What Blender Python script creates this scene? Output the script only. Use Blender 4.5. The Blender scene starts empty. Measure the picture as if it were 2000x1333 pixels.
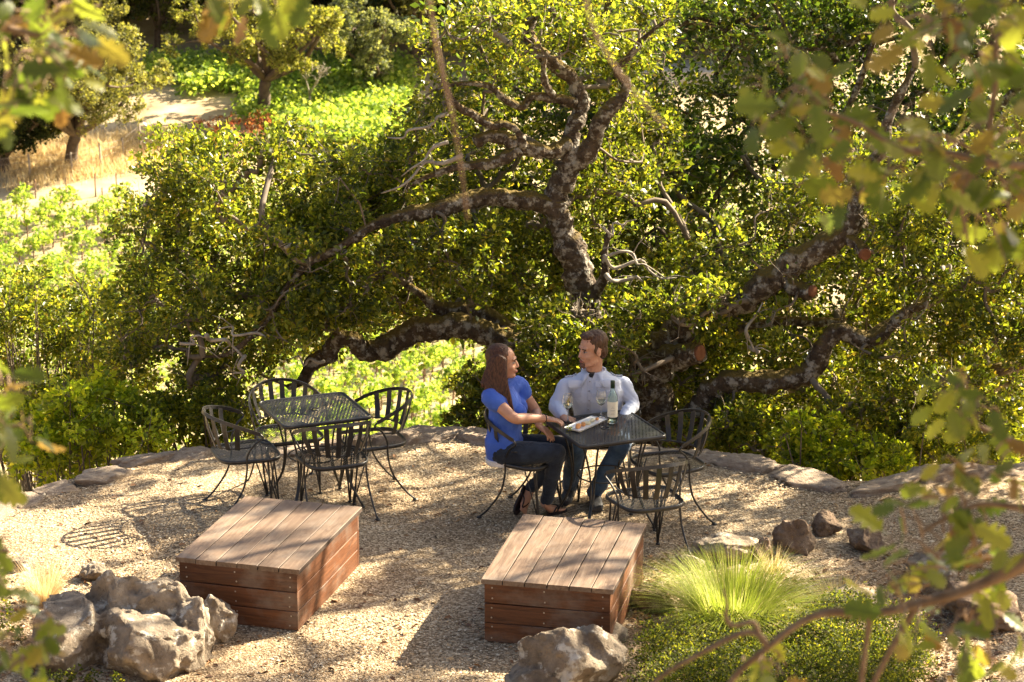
import bpy, bmesh, math, random
import numpy as np
from mathutils import Vector, Matrix, noise as mnoise

# ------------------------------------------------------------------ scene, camera, sky, sun, exposure
sc = bpy.context.scene
COL = sc.collection
R = math.radians
F, PITCH, CAMH = 5000.0, R(15.8), 6.31           # focal length in photo pixels (photo is 2000 wide)
cam_d = bpy.data.cameras.new('camera'); cam = bpy.data.objects.new('camera', cam_d); COL.objects.link(cam)
cam.location = (0, 0, CAMH); cam.rotation_euler = (R(90) - PITCH, 0, 0)
cam_d.sensor_width = 36; cam_d.lens = F / 2000 * 36
cam_d.clip_start = 0.05; cam_d.clip_end = 2000
cam_d.dof.use_dof = True; cam_d.dof.focus_distance = 18.6; cam_d.dof.aperture_fstop = 7.0
sc.camera = cam

SUN_EL, SUN_AZ = R(34), R(33)                    # azimuth measured from +x (right) towards +y (away)
SUN = Vector((math.cos(SUN_EL) * math.cos(SUN_AZ), math.cos(SUN_EL) * math.sin(SUN_AZ), math.sin(SUN_EL)))
w = bpy.data.worlds.new('World'); sc.world = w; w.use_nodes = True
nt = w.node_tree; bg = nt.nodes['Background']; bg.inputs['Strength'].default_value = 0.045
sky = nt.nodes.new('ShaderNodeTexSky'); sky.sky_type = 'NISHITA'; sky.sun_disc = False
sky.sun_elevation = SUN_EL; sky.sun_rotation = R(90) - SUN_AZ; sky.dust_density = 5.0; sky.ozone_density = 0.6
nt.links.new(sky.outputs[0], bg.inputs['Color'])
sl = bpy.data.lights.new('sun', 'SUN'); sl.energy = 5.0; sl.angle = R(0.53); sl.color = (1.0, 0.86, 0.63)
so = bpy.data.objects.new('sun', sl); COL.objects.link(so); so.location = SUN * 60
so.rotation_euler = SUN.to_track_quat('Z', 'Y').to_euler()
vs = sc.view_settings; vs.view_transform = 'Standard'; vs.look = 'None'; vs.gamma = 1; vs.use_curve_mapping = False
vs.exposure = 2.42
cy = sc.cycles
cy.max_bounces = 14; cy.diffuse_bounces = 3; cy.glossy_bounces = 3; cy.transmission_bounces = 12; cy.transparent_max_bounces = 8
cy.use_denoising = True; cy.caustics_reflective = False; cy.caustics_refractive = False

# ------------------------------------------------------------------ projection helpers
def ray(px, py):
    a = (px - 1000) / F; b = (666.5 - py) / F
    return (a, math.cos(PITCH) + b * math.sin(PITCH), -math.sin(PITCH) + b * math.cos(PITCH))
def at_y(px, py, y):
    r = ray(px, py); t = y / r[1]; return Vector((r[0] * t, y, CAMH + r[2] * t))
def at_z(px, py, z):
    r = ray(px, py); t = (z - CAMH) / r[2]; return Vector((r[0] * t, r[1] * t, z))
def depth_of(p): return p[1] * math.cos(PITCH) - (p[2] - CAMH) * math.sin(PITCH)
def proj(P):                                        # (N,3) -> (N,2) photo pixels
    x, y, z = P[:, 0], P[:, 1], P[:, 2] - CAMH
    d = y * math.cos(PITCH) - z * math.sin(PITCH); u = y * math.sin(PITCH) + z * math.cos(PITCH)
    return np.stack([1000 + F * x / d, 666.5 - F * u / d], 1)

# ------------------------------------------------------------------ object helpers
def tag(o, label=None, cat=None, group=None, kind=None):
    if label: o['label'] = label
    if cat: o['category'] = cat
    if group: o['group'] = group
    if kind: o['kind'] = kind
    return o
def empty(name, loc=(0, 0, 0), rz=0.0):
    o = bpy.data.objects.new(name, None); COL.objects.link(o); o.location = loc; o.rotation_euler = (0, 0, rz)
    o.empty_display_size = .1; return o
def link(name, me, parent=None):
    o = bpy.data.objects.new(name, me); COL.objects.link(o)
    if parent: o.parent = parent
    return o
def mesh_np(name, V, faces_n, idx, mat, smooth=False, cols=None):
    """fast mesh: V (n,3); faces_n = verts per face; idx (m,faces_n)"""
    me = bpy.data.meshes.new(name); V = np.asarray(V, np.float32); idx = np.asarray(idx, np.int32)
    me.vertices.add(len(V)); me.vertices.foreach_set('co', V.ravel())
    me.loops.add(idx.size); me.loops.foreach_set('vertex_index', idx.ravel())
    m = len(idx); me.polygons.add(m)
    me.polygons.foreach_set('loop_start', np.arange(0, m * faces_n, faces_n, dtype=np.int32))
    me.polygons.foreach_set('loop_total', np.full(m, faces_n, np.int32))
    if smooth: me.polygons.foreach_set('use_smooth', np.ones(m, bool))
    if cols is not None:                             # per-vertex colour
        a = me.attributes.new('tint', 'FLOAT_COLOR', 'POINT')
        a.data.foreach_set('color', np.concatenate([cols, np.ones((len(cols), 1))], 1).astype(np.float32).ravel())
    me.update(calc_edges=True)
    if mat: me.materials.append(mat)
    return me
def copy_tree(o, parent=None):
    c = o.copy(); COL.objects.link(c); c.parent = parent
    for ch in list(o.children): copy_tree(ch, c)
    return c

def catmull(P, n=6):
    P = [Vector(p) for p in P]; out = []
    for i in range(len(P) - 1):
        p0 = P[max(i - 1, 0)]; p1 = P[i]; p2 = P[i + 1]; p3 = P[min(i + 2, len(P) - 1)]
        for k in range(n):
            t = k / n
            out.append(.5 * ((2 * p1) + (p2 - p0) * t + (2 * p0 - 5 * p1 + 4 * p2 - p3) * t * t + (3 * p1 - p0 - 3 * p2 + p3) * t ** 3))
    out.append(P[-1].copy()); return out
def lerp_list(L, n):                                 # scalar list matching catmull sampling
    out = []
    for i in range(len(L) - 1):
        for k in range(n): out.append(L[i] + (L[i + 1] - L[i]) * k / n)
    out.append(L[-1]); return out

class MB:
    def __init__(s): s.v = []; s.f = []
    def add(s, vs, fs):
        b = len(s.v); s.v += [tuple(v) for v in vs]; s.f += [tuple(i + b for i in f) for f in fs]
    def box(s, c, h, M=None, bev=0.0):
        cx, cy_, cz = c; hx, hy, hz = h
        if bev <= 0:
            vs = [(sx * hx, sy * hy, sz * hz) for sz in (-1, 1) for sy in (-1, 1) for sx in (-1, 1)]
            fs = [(0, 2, 3, 1), (4, 5, 7, 6), (0, 1, 5, 4), (2, 6, 7, 3), (0, 4, 6, 2), (1, 3, 7, 5)]
        else:                                        # chamfered box: three inset faces per corner
            vs = []; b = bev
            for sz in (-1, 1):
                for sy in (-1, 1):
                    for sx in (-1, 1):
                        vs += [(sx * hx, sy * (hy - b), sz * (hz - b)), (sx * (hx - b), sy * hy, sz * (hz - b)), (sx * (hx - b), sy * (hy - b), sz * hz)]
            def i(sx, sy, sz, k): return ((sz > 0) * 4 + (sy > 0) * 2 + (sx > 0)) * 3 + k
            fs = []
            for q in (-1, 1):
                fs.append([i(q, a, b2, 0) for a, b2 in ((-1, -1), (1, -1), (1, 1), (-1, 1))][::q])
                fs.append([i(a, q, b2, 1) for a, b2 in ((-1, -1), (1, -1), (1, 1), (-1, 1))][::-q])
                fs.append([i(a, b2, q, 2) for a, b2 in ((-1, -1), (1, -1), (1, 1), (-1, 1))][::q])
                for r in (-1, 1):
                    fs.append([i(-1, q, r, 1), i(1, q, r, 1), i(1, q, r, 2), i(-1, q, r, 2)][::q * r])
                    fs.append([i(q, -1, r, 0), i(q, -1, r, 2), i(q, 1, r, 2), i(q, 1, r, 0)][::-q * r])
                    fs.append([i(q, r, -1, 0), i(q, r, 1, 0), i(q, r, 1, 1), i(q, r, -1, 1)][::q * r])
            for sx in (-1, 1):
                for sy in (-1, 1):
                    for sz in (-1, 1):
                        fs.append([i(sx, sy, sz, 0), i(sx, sy, sz, 1), i(sx, sy, sz, 2)][::sx * sy * sz])
        if M is not None: vs = [M @ Vector(v) for v in vs]
        s.add([(v[0] + cx, v[1] + cy_, v[2] + cz) for v in vs], fs)
    def tube(s, P, r, n=8, cap=True, noise=0.0, seed=0, flat=None, up0=None, closed=False):
        """swept tube; r scalar/list; flat=(a,b) half axes of an elliptic/flat section along frame (normal, binormal)"""
        P = [Vector(p) for p in P]; m = len(P)
        if not isinstance(r, (list, tuple)): r = [r] * m
        T = []
        for i in range(m):
            if closed: t = P[(i + 1) % m] - P[i - 1]
            else: t = P[min(i + 1, m - 1)] - P[max(i - 1, 0)]
            if t.length < 1e-9: t = Vector((0, 0, 1))
            T.append(t.normalized())
        N = Vector(up0) if up0 else Vector((0, 0, 1))
        if abs(N.dot(T[0])) > .95: N = Vector((1, 0, 0))
        N = (N - T[0] * N.dot(T[0])).normalized(); vs = []
        rnd = random.Random(seed)
        for i in range(m):
            N = (N - T[i] * N.dot(T[i]))
            if N.length < 1e-6: N = T[i].orthogonal()
            N.normalize(); B = T[i].cross(N)
            for k in range(n):
                a = 2 * math.pi * k / n
                if flat:
                    ca, sa = math.cos(a), math.sin(a)
                    if n == 4: ca, sa = ((1, 1), (-1, 1), (-1, -1), (1, -1))[k]
                    v = P[i] + N * (flat[0] * ca * r[i]) + B * (flat[1] * sa * r[i])
                else:
                    rr = r[i]
                    v = P[i] + (N * math.cos(a) + B * math.sin(a)) * rr
                    if noise:
                        q = v * (1.0 / max(.05, r[i] * 1.6)) + Vector((seed, 0, 0))
                        v = P[i] + (v - P[i]) * (1 + noise * (mnoise.noise(q) + .5 * mnoise.noise(q * 2.3)))
                vs.append(v)
        fs = []
        for i in range(m if closed else m - 1):
            j = (i + 1) % m
            for k in range(n):
                k2 = (k + 1) % n
                fs.append((i * n + k, i * n + k2, j * n + k2, j * n + k))
        if cap and not closed:
            fs.append(tuple(range(n - 1, -1, -1))); fs.append(tuple((m - 1) * n + k for k in range(n)))
        s.add(vs, fs)
    def lathe(s, prof, n=20, c=(0, 0, 0), cap0=True, cap1=True):
        vs = []; fs = []; m = len(prof)
        for (r, z) in prof:
            for k in range(n):
                a = 2 * math.pi * k / n; vs.append((c[0] + r * math.cos(a), c[1] + r * math.sin(a), c[2] + z))
        for i in range(m - 1):
            for k in range(n):
                k2 = (k + 1) % n; fs.append((i * n + k, i * n + k2, (i + 1) * n + k2, (i + 1) * n + k))
        if cap0: fs.append(tuple(range(n - 1, -1, -1)))
        if cap1: fs.append(tuple((m - 1) * n + k for k in range(n)))
        s.add(vs, fs)
    def ell(s, c, r, M=None, nu=16, nv=10):
        vs = []; fs = []; c = Vector(c)
        for i in range(nv + 1):
            t = math.pi * i / nv
            for k in range(nu):
                a = 2 * math.pi * k / nu
                v = Vector((r[0] * math.sin(t) * math.cos(a), r[1] * math.sin(t) * math.sin(a), -r[2] * math.cos(t)))
                if M is not None: v = M @ v
                vs.append(c + v)
        for i in range(nv):
            for k in range(nu):
                k2 = (k + 1) % nu; fs.append((i * nu + k, i * nu + k2, (i + 1) * nu + k2, (i + 1) * nu + k))
        s.add(vs, fs)
    def limb(s, P, r, n=14, flat=None, up0=None):
        """tube with rounded ends, for bodies"""
        P = [Vector(p) for p in P]; r = list(r)
        Q = catmull(P, 5); rr = lerp_list(r, 5)
        d0 = (Q[0] - Q[1]).normalized(); d1 = (Q[-1] - Q[-2]).normalized()
        pre = [(Q[0] + d0 * rr[0] * math.sin(a), max(.02 * rr[0], rr[0] * math.cos(a))) for a in (1.5, 1.2, .8, .4)]
        post = [(Q[-1] + d1 * rr[-1] * math.sin(a), max(.02 * rr[-1], rr[-1] * math.cos(a))) for a in (.4, .8, 1.2, 1.5)]
        s.tube([p for p, _ in pre] + Q + [p for p, _ in post], [q for _, q in pre] + rr + [q for _, q in post], n=n, flat=flat, up0=up0)
    def mesh(s, name, mat, smooth=False):
        me = bpy.data.meshes.new(name); me.from_pydata([tuple(v) for v in s.v], [], s.f)
        if mat: me.materials.append(mat)
        if smooth: me.polygons.foreach_set('use_smooth', [True] * len(me.polygons))
        me.update(); return me
    def build(s, name, mat, parent=None, smooth=False):
        return link(name, s.mesh(name, mat, smooth), parent)

# ------------------------------------------------------------------ materials
def mat_new(name):
    m = bpy.data.materials.new(name); m.use_nodes = True; t = m.node_tree
    b = t.nodes['Principled BSDF']; return m, t, b
def ramp(t, cols, fac):
    n = t.nodes.new('ShaderNodeValToRGB'); e = n.color_ramp.elements
    while len(e) < len(cols): e.new(.5)
    for i, (p, c) in enumerate(cols): e[i].position = p; e[i].color = (*c, 1)
    t.links.new(fac, n.inputs[0]); return n.outputs[0]
def coords(t, kind='Object', scale=(1, 1, 1), rand=False):
    tc = t.nodes.new('ShaderNodeTexCoord'); mp = t.nodes.new('ShaderNodeMapping'); mp.inputs['Scale'].default_value = scale
    t.links.new(tc.outputs[kind], mp.inputs[0])
    if rand:
        oi = t.nodes.new('ShaderNodeObjectInfo'); mu = t.nodes.new('ShaderNodeMath'); mu.operation = 'MULTIPLY'; mu.inputs[1].default_value = 37.0
        t.links.new(oi.outputs['Random'], mu.inputs[0]); t.links.new(mu.outputs[0], mp.inputs['Location'])
    return mp.outputs[0]
def noise_n(t, vec, scale, detail=4, rough=.55, dist=0):
    n = t.nodes.new('ShaderNodeTexNoise'); n.inputs['Scale'].default_value = scale; n.inputs['Detail'].default_value = detail
    n.inputs['Roughness'].default_value = rough; n.inputs['Distortion'].default_value = dist
    t.links.new(vec, n.inputs['Vector']); return n.outputs['Fac']
def mixc(t, a, b, fac, mode='MIX'):
    n = t.nodes.new('ShaderNodeMix'); n.data_type = 'RGBA'; n.blend_type = mode
    if isinstance(fac, float): n.inputs[0].default_value = fac
    else: t.links.new(fac, n.inputs[0])
    for s_, k in ((a, 6), (b, 7)):
        if isinstance(s_, tuple): n.inputs[k].default_value = (*s_, 1)
        else: t.links.new(s_, n.inputs[k])
    return n.outputs[2]
def math_n(t, op, a, b=None, c=None):
    n = t.nodes.new('ShaderNodeMath'); n.operation = op
    for i, v in enumerate((a, b, c)):
        if v is None: continue
        if isinstance(v, (int, float)): n.inputs[i].default_value = v
        else: t.links.new(v, n.inputs[i])
    return n.outputs[0]
def bump(t, b, h, strength=.3, dist=.01):
    n = t.nodes.new('ShaderNodeBump'); n.inputs['Strength'].default_value = strength; n.inputs['Distance'].default_value = dist
    t.links.new(h, n.inputs['Height']); t.links.new(n.outputs[0], b.inputs['Normal'])
def simple(name, cols, scale=8, rough=.6, bs=0, bscale=None, bdist=.005, metallic=0.0, kind='Object', stretch=(1, 1, 1), spec=.4, rand=False, detail=5):
    m, t, b = mat_new(name); v = coords(t, kind, stretch, rand)
    if isinstance(cols[0], (int, float)): b.inputs['Base Color'].default_value = (*cols, 1)
    else:
        k = len(cols); c = ramp(t, [(.3 + .4 * i / max(1, k - 1), q) for i, q in enumerate(cols)], noise_n(t, v, scale, detail))
        t.links.new(c, b.inputs['Base Color'])
    b.inputs['Roughness'].default_value = rough; b.inputs['Metallic'].default_value = metallic; b.inputs['Specular IOR Level'].default_value = spec
    if bs: bump(t, b, noise_n(t, v, bscale or scale * 3, 6), bs, bdist)
    return m
def leaf_mat(name, trans=.50, rough=.36, spec=.38, boost=(2.75, 2.6, 1.0), attr='tint', base=None):
    m, t, b = mat_new(name)
    if base is None:
        a = t.nodes.new('ShaderNodeAttribute'); a.attribute_name = attr; c = a.outputs['Color']
    else: c = base(t)
    t.links.new(c, b.inputs['Base Color']); b.inputs['Roughness'].default_value = rough; b.inputs['Specular IOR Level'].default_value = spec
    tr = t.nodes.new('ShaderNodeBsdfTranslucent'); t.links.new(mixc(t, c, boost, 1.0, 'MULTIPLY'), tr.inputs['Color'])
    ms = t.nodes.new('ShaderNodeMixShader'); ms.inputs[0].default_value = trans
    t.links.new(b.outputs[0], ms.inputs[1]); t.links.new(tr.outputs[0], ms.inputs[2])
    t.links.new(ms.outputs[0], t.nodes['Material Output'].inputs['Surface'])
    return m

M = {}
M['leaf'] = leaf_mat('oak_leaf')
M['vine_leaf'] = leaf_mat('vine_leaf', trans=.5, rough=.6, spec=.25)
M['far_leaf'] = leaf_mat('far_leaf', trans=.35, rough=.7, spec=.2)
M['blade'] = leaf_mat('grass_blade', trans=.4, rough=.6, spec=.2, boost=(1.8, 1.8, 1.5))
def big_leaf_cols(t):
    oi = t.nodes.new('ShaderNodeObjectInfo')
    return ramp(t, [(0, (.04, .06, .012)), (.35, (.075, .10, .018)), (.6, (.12, .14, .024)), (.82, (.19, .19, .035)), (.93, (.15, .10, .035)), (1, (.12, .065, .03))], oi.outputs['Random'])
M['big_leaf'] = leaf_mat('broad_oak_leaf', trans=.5, rough=.38, spec=.5, boost=(2.2, 2.3, 1.1), base=big_leaf_cols)

def bark_mat(name, lichen=.50, moss=True, dark=(.035, .024, .016), mid=(.11, .08, .055)):
    m, t, b = mat_new(name); v = coords(t, 'Object')
    c = ramp(t, [(.35, dark), (.65, mid)], noise_n(t, v, 14, 6, .65))
    l = ramp(t, [(lichen, (0, 0, 0)), (lichen + .10, (1, 1, 1))], noise_n(t, v, 13, 7, .68))
    c = mixc(t, c, (.31, .285, .24), l)
    if moss:
        g = t.nodes.new('ShaderNodeNewGeometry'); sp = t.nodes.new('ShaderNodeSeparateXYZ'); t.links.new(g.outputs['Normal'], sp.inputs[0])
        up = math_n(t, 'MULTIPLY', math_n(t, 'ADD', sp.outputs[2], -.1), noise_n(t, v, 4, 4))
        f = ramp(t, [(.16, (0, 0, 0)), (.3, (1, 1, 1))], up)
        c = mixc(t, c, (.12, .085, .022), f)
    t.links.new(c, b.inputs['Base Color']); b.inputs['Roughness'].default_value = .9; b.inputs['Specular IOR Level'].default_value = .2
    vo = t.nodes.new('ShaderNodeTexVoronoi'); vo.inputs['Scale'].default_value = 26; t.links.new(v, vo.inputs['Vector'])
    h = math_n(t, 'ADD', vo.outputs['Distance'], noise_n(t, v, 45, 5))
    bump(t, b, h, .9, .02); return m
M['bark'] = bark_mat('oak_bark')
M['twig'] = simple('twig_bark', [(.10, .075, .05), (.22, .18, .14)], 9, .9)
M['dead'] = simple('dead_wood', [(.22, .19, .15), (.42, .37, .31)], 12, .9)
M['cut'] = simple('cut_wood', [(.15, .05, .022), (.24, .10, .045)], 20, .8)
M['far_bark'] = simple('far_bark', [(.05, .035, .025), (.14, .10, .07)], 3, .9)

# ------------------------------------------------------------------ terrain
EDGE = [(-40, 4), (-9, 11), (-6.5, 13.6), (-5, 16.0), (-4.2, 17.3), (-3.77, 17.82), (-3.46, 18.22), (-2.97, 18.82), (-2.68, 19.01), (-2.3, 19.14), (-1.78, 19.21), (-.9, 19.43),
        (-.57, 19.53), (-.29, 19.47), (.04, 19.34), (.85, 19.27), (1.21, 19.14), (1.6, 19.01), (1.86, 18.82), (2.08, 18.58), (2.33, 18.4), (2.71, 18.34), (3.13, 18.52), (3.94, 18.7), (6, 19.2), (10, 20), (40, 22)]
EX = np.array([e[0] for e in EDGE]); EY = np.array([e[1] for e in EDGE])
def terr(x, y):
    x = np.asarray(x, float); y = np.asarray(y, float)
    ey = np.interp(x, EX, EY); t = y - ey
    prof = np.interp(t, [-100, .12, .3, 2, 38, 88, 130, 165, 215, 300, 420], [0, 0, -1.0, -1.7, -18, -29, -29.3, -26.5, -19, 25, 60])
    near = np.interp(y, [-30, -4, 2, 13.6, 14.4], [5.2, 4.9, 4.5, .12, 0])
    near = near * np.clip((8 - np.abs(x)) / 4, 0, 1) + np.interp(y, [-30, 2, 13], [5.2, 4.2, 0]) * (1 - np.clip((8 - np.abs(x)) / 4, 0, 1))
    und = .5 * np.sin(x * .11 + 1) * np.sin(y * .07) * np.clip((t - 6) / 40, 0, 1)
    return np.where(t < 0.12, near, prof + und)
def on_terr(px, py, y0=25.0, y1=420.0):
    r = ray(px, py); ys = np.linspace(y0, y1, 4000); tt = ys / r[1]
    z = CAMH + r[2] * tt; h = terr(r[0] * tt, ys); k = np.argmax(z < h)
    return Vector((r[0] * tt[k], ys[k], h[k]))

xs = np.unique(np.concatenate([np.linspace(-300, -40, 14), np.linspace(-40, -7, 34), np.linspace(-7, 7, 141), np.linspace(7, 40, 34), np.linspace(40, 300, 14)]))
ys = np.unique(np.concatenate([np.linspace(-60, 10, 30), np.linspace(10, 21, 111), np.linspace(21, 60, 60), np.linspace(60, 420, 120)]))
gx, gy = np.meshgrid(xs, ys); gz = terr(gx, gy)
gz = gz + np.where((gy - np.interp(gx, EX, EY) < 0), .012 * np.sin(gx * 2.1) * np.cos(gy * 1.7), 0)
V = np.stack([gx.ravel(), gy.ravel(), gz.ravel()], 1); nx = len(xs); ny = len(ys)
ii = (np.arange(ny - 1)[:, None] * nx + np.arange(nx - 1)[None]).ravel()
m, t, b = mat_new('ground'); v = coords(t, 'Object')
n_big = noise_n(t, v, .9, 4)
dry = ramp(t, [(.3, (.25, .19, .11)), (.5, (.40, .315, .19)), (.7, (.54, .44, .285))], noise_n(t, v, .35, 6, .65))
vo = t.nodes.new('ShaderNodeTexVoronoi'); vo.inputs['Scale'].default_value = 75; t.links.new(v, vo.inputs['Vector'])
sepc = t.nodes.new('ShaderNodeSeparateColor'); t.links.new(vo.outputs['Color'], sepc.inputs[0])
grav = ramp(t, [(0, (.135, .095, .058)), (.3, (.255, .188, .115)), (.6, (.375, .285, .18)), (.85, (.505, .40, .265)), (1, (.63, .53, .38))], sepc.outputs[0])
grav = mixc(t, grav, (.66, .58, .52), ramp(t, [(.38, (0, 0, 0)), (.72, (.9, .9, .9))], n_big), 'MULTIPLY')
sx = t.nodes.new('ShaderNodeSeparateXYZ'); t.links.new(v, sx.inputs[0])
isn = math_n(t, 'GREATER_THAN', sx.outputs[2], -.3)
c = mixc(t, dry, grav, isn); t.links.new(c, b.inputs['Base Color']); b.inputs['Roughness'].default_value = .95; b.inputs['Specular IOR Level'].default_value = .15
bump(t, b, vo.outputs['Distance'], .8, .008); M['ground'] = m
g = link('ground', mesh_np('ground', V, 4, np.stack([ii, ii + 1, ii + nx + 1, ii + nx], 1), M['ground'], True)); tag(g, kind='structure')

rng = np.random.default_rng(7)
# loose pebbles over the visible patio
def pebbles(n, seed):
    r = np.random.default_rng(seed); y = 14.0 + 5.6 * r.random(n) ** 1.0; x = (r.random(n) * 2 - 1) * (y * .2 + .7)
    k = y < np.interp(x, EX, EY) - .02; x = x[k]; y = y[k]; n = len(x)
    base = np.array([[1, 0, 0], [0, 1, 0], [-1, 0, 0], [0, -1, 0], [.15, .1, .75], [0, 0, -.6]])
    s = .0038 + .0048 * r.random(n) ** 2 + .009 * r.random(n) ** 20; st = s[:, None] * np.stack([1 + .6 * r.random(n), .7 + .4 * r.random(n), .6 + .5 * r.random(n)], 1)
    a = r.random(n) * 6.28; P = base[None] * st[:, None] * (1 + .25 * (r.random((n, 6, 3)) - .5))
    X = P[..., 0] * np.cos(a)[:, None] - P[..., 1] * np.sin(a)[:, None]; Y = P[..., 0] * np.sin(a)[:, None] + P[..., 1] * np.cos(a)[:, None]
    V = np.stack([X + x[:, None], Y + y[:, None], P[..., 2] + (terr(x, y) + s * .35)[:, None]], 2).reshape(-1, 3)
    fc = np.array([[0, 1, 4], [1, 2, 4], [2, 3, 4], [3, 0, 4]])
    V = V.reshape(-1, 6, 3)[:, :5].reshape(-1, 3); I = (fc[None] + 5 * np.arange(n)[:, None, None]).reshape(-1, 3)
    pal = np.array([(.385, .295, .185), (.525, .415, .275), (.66, .56, .40), (.265, .19, .118), (.165, .115, .072), (.465, .315, .17)])
    c = pal[r.choice(6, n, p=[.3, .25, .12, .17, .08, .08])] * (.8 + .4 * r.random((n, 1)))
    return V, I, np.repeat(c, 5, 0)
m, t, b = mat_new('pebble'); a = t.nodes.new('ShaderNodeAttribute'); a.attribute_name = 'tint'; t.links.new(a.outputs['Color'], b.inputs['Base Color']); b.inputs['Roughness'].default_value = .85
M['pebble'] = m
V, I, c = pebbles(95000, 3)
tag(link('gravel', mesh_np('gravel', V, 3, I, M['pebble'], False, c)), 'loose tan pea gravel covering the whole terrace', 'gravel', kind='stuff')

# ------------------------------------------------------------------ foliage tools
def unit(a): return a / np.maximum(1e-9, np.linalg.norm(a, axis=-1, keepdims=True))
def pal_arr(p): return np.array([c for c, _ in p]), np.array([w_ for _, w_ in p]) / sum(w_ for _, w_ in p)
def leaves_np(pos, axis, nrm, L, aspect, cols, fold=.25):
    n = len(pos); axis = unit(axis); side = unit(np.cross(axis, nrm)); up = np.cross(side, axis)
    L = L[:, None]; W = L * aspect * .5
    b = pos; tp = pos + axis * L - up * L * .10
    l1 = pos + axis * L * .32 + side * W + up * W * fold; l2 = pos + axis * L * .72 + side * W * .8 + up * W * fold * .6
    r1 = pos + axis * L * .32 - side * W + up * W * fold; r2 = pos + axis * L * .72 - side * W * .8 + up * W * fold * .6
    V = np.stack([b, l1, l2, tp, r2, r1], 1).reshape(-1, 3)
    k = 6 * np.arange(n)[:, None]
    I = np.concatenate([k + np.array([[0, 3, 2, 1]]), k + np.array([[0, 5, 4, 3]])], 0)
    return V, I, np.repeat(cols, 6, 0)
def diamonds_np(pos, axis, nrm, L, aspect, cols, fold=.2):
    n = len(pos); axis = unit(axis); side = unit(np.cross(axis, nrm)); up = np.cross(side, axis); L = L[:, None]; W = L * aspect * .56
    V = np.stack([pos, pos + axis * L * .45 + side * W + up * W * fold, pos + axis * L, pos + axis * L * .45 - side * W + up * W * fold], 1).reshape(-1, 3)
    return V, np.arange(4 * n).reshape(-1, 4), np.repeat(cols, 4, 0)
def leaves_mix(Lf, aspect, fine):
    a = leaves_np(*[q[fine] for q in Lf[:4]], aspect, Lf[4][fine]); b_ = diamonds_np(*[q[~fine] for q in Lf[:4]], aspect, Lf[4][~fine])
    return np.concatenate([a[0], b_[0]]), np.concatenate([a[1], b_[1] + len(a[0])]), np.concatenate([a[2], b_[2]])
def clump_leaves(C, rad, per, leaf, seed, pal, tw=9, up=.5, flat=.8, keep=None, out=None):
    """C (n,3) clump centres; returns leaf positions/axes/normals/lengths/colours"""
    r = np.random.default_rng(seed); n = len(C); cnt = np.maximum(3, (per * (rad / np.mean(rad)) ** 2).astype(int))
    ci = np.repeat(np.arange(n), cnt); N = len(ci)
    td = unit(r.normal(size=(n, tw, 3)) * np.array([1, 1, flat]) + np.array([0, 0, .25]))
    ti = r.integers(0, tw, N); d = td[ci, ti]
    u = .2 + .8 * r.random(N) ** .45; d2 = unit(d + .20 * r.normal(size=(N, 3)))
    pos = C[ci] + d2 * (rad[ci] * u)[:, None]
    axis = unit(d * .7 + r.normal(size=(N, 3)) * .7); nrm = unit(r.normal(size=(N, 3)) + np.array([0, 0, up * 2]))
    L = leaf * (.55 + .75 * r.random(N)) * (.85 + .3 * r.random(n))[ci]
    pc, pw = pal_arr(pal); clump_bias = .68 + .64 * r.random(n)
    cols = pc[r.choice(len(pc), N, p=pw)] * (.75 + .5 * r.random((N, 1))) * clump_bias[ci][:, None]
    if keep is not None:
        k = keep(pos); pos, axis, nrm, L, cols = pos[k], axis[k], nrm[k], L[k], cols[k]
    return pos, axis, nrm, L, cols
def twigs_np(mb, C, rad, n, seed, r0=.004):
    rd = random.Random(seed)
    for c, q in zip(C, rad):
        for _ in range(n):
            d = Vector((rd.gauss(0, 1), rd.gauss(0, 1), rd.gauss(.2, .8))).normalized(); c_ = Vector(c)
            p1 = c_ + d * q * .5 + Vector((rd.gauss(0, .02), rd.gauss(0, .02), rd.gauss(0, .02)))
            mb.tube([c_, p1, c_ + d * q * .95 + Vector((0, 0, .02))], [r0 * 1.3, r0, r0 * .5], n=3, cap=False)
def branch_net(mb, C, roots, seed, r_min=.004, k=.0065, r_max=.03, jit=.06):
    """every clump hangs on the nearest limb point or on a clump already joined; radii grow with what they carry"""
    C = np.asarray(C); roots = np.asarray(roots); rd_ = random.Random(seed); n = len(C)
    d0 = np.min(np.linalg.norm(C[:, None] - roots[None], axis=2), axis=1); order = np.argsort(d0); par = {}; done = []
    for i in order:
        j = int(np.argmin(np.linalg.norm(roots - C[i], axis=1))); best = (np.linalg.norm(roots[j] - C[i]), ('r', j))
        if done:
            D = np.linalg.norm(C[done] - C[i], axis=1) * 1.15; m_ = int(np.argmin(D))
            if D[m_] < best[0]: best = (D[m_], ('c', done[m_]))
        par[int(i)] = best[1]; done.append(int(i))
    load = np.ones(n)
    for i in order[::-1]:
        p = par[int(i)]
        if p[0] == 'c': load[p[1]] += load[i]
    for i in order:
        p = par[int(i)]; a = Vector(roots[p[1]]) if p[0] == 'r' else Vector(C[p[1]]); b_ = Vector(C[i]); L_ = (b_ - a).length
        r0 = min(r_max, r_min + k * math.sqrt(load[i])); g_ = lambda: Vector((rd_.gauss(0, jit), rd_.gauss(0, jit), rd_.gauss(jit * .4, jit))) * min(1.5, L_ * 2)
        mb.tube(catmull([a, a.lerp(b_, .33) + g_(), a.lerp(b_, .66) + g_(), b_], 3), lerp_list([r0, r0 * .92, r0 * .85, r0 * .75], 3), n=(6 if r0 > .02 else 4), cap=False, noise=.15, seed=int(i))
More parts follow.
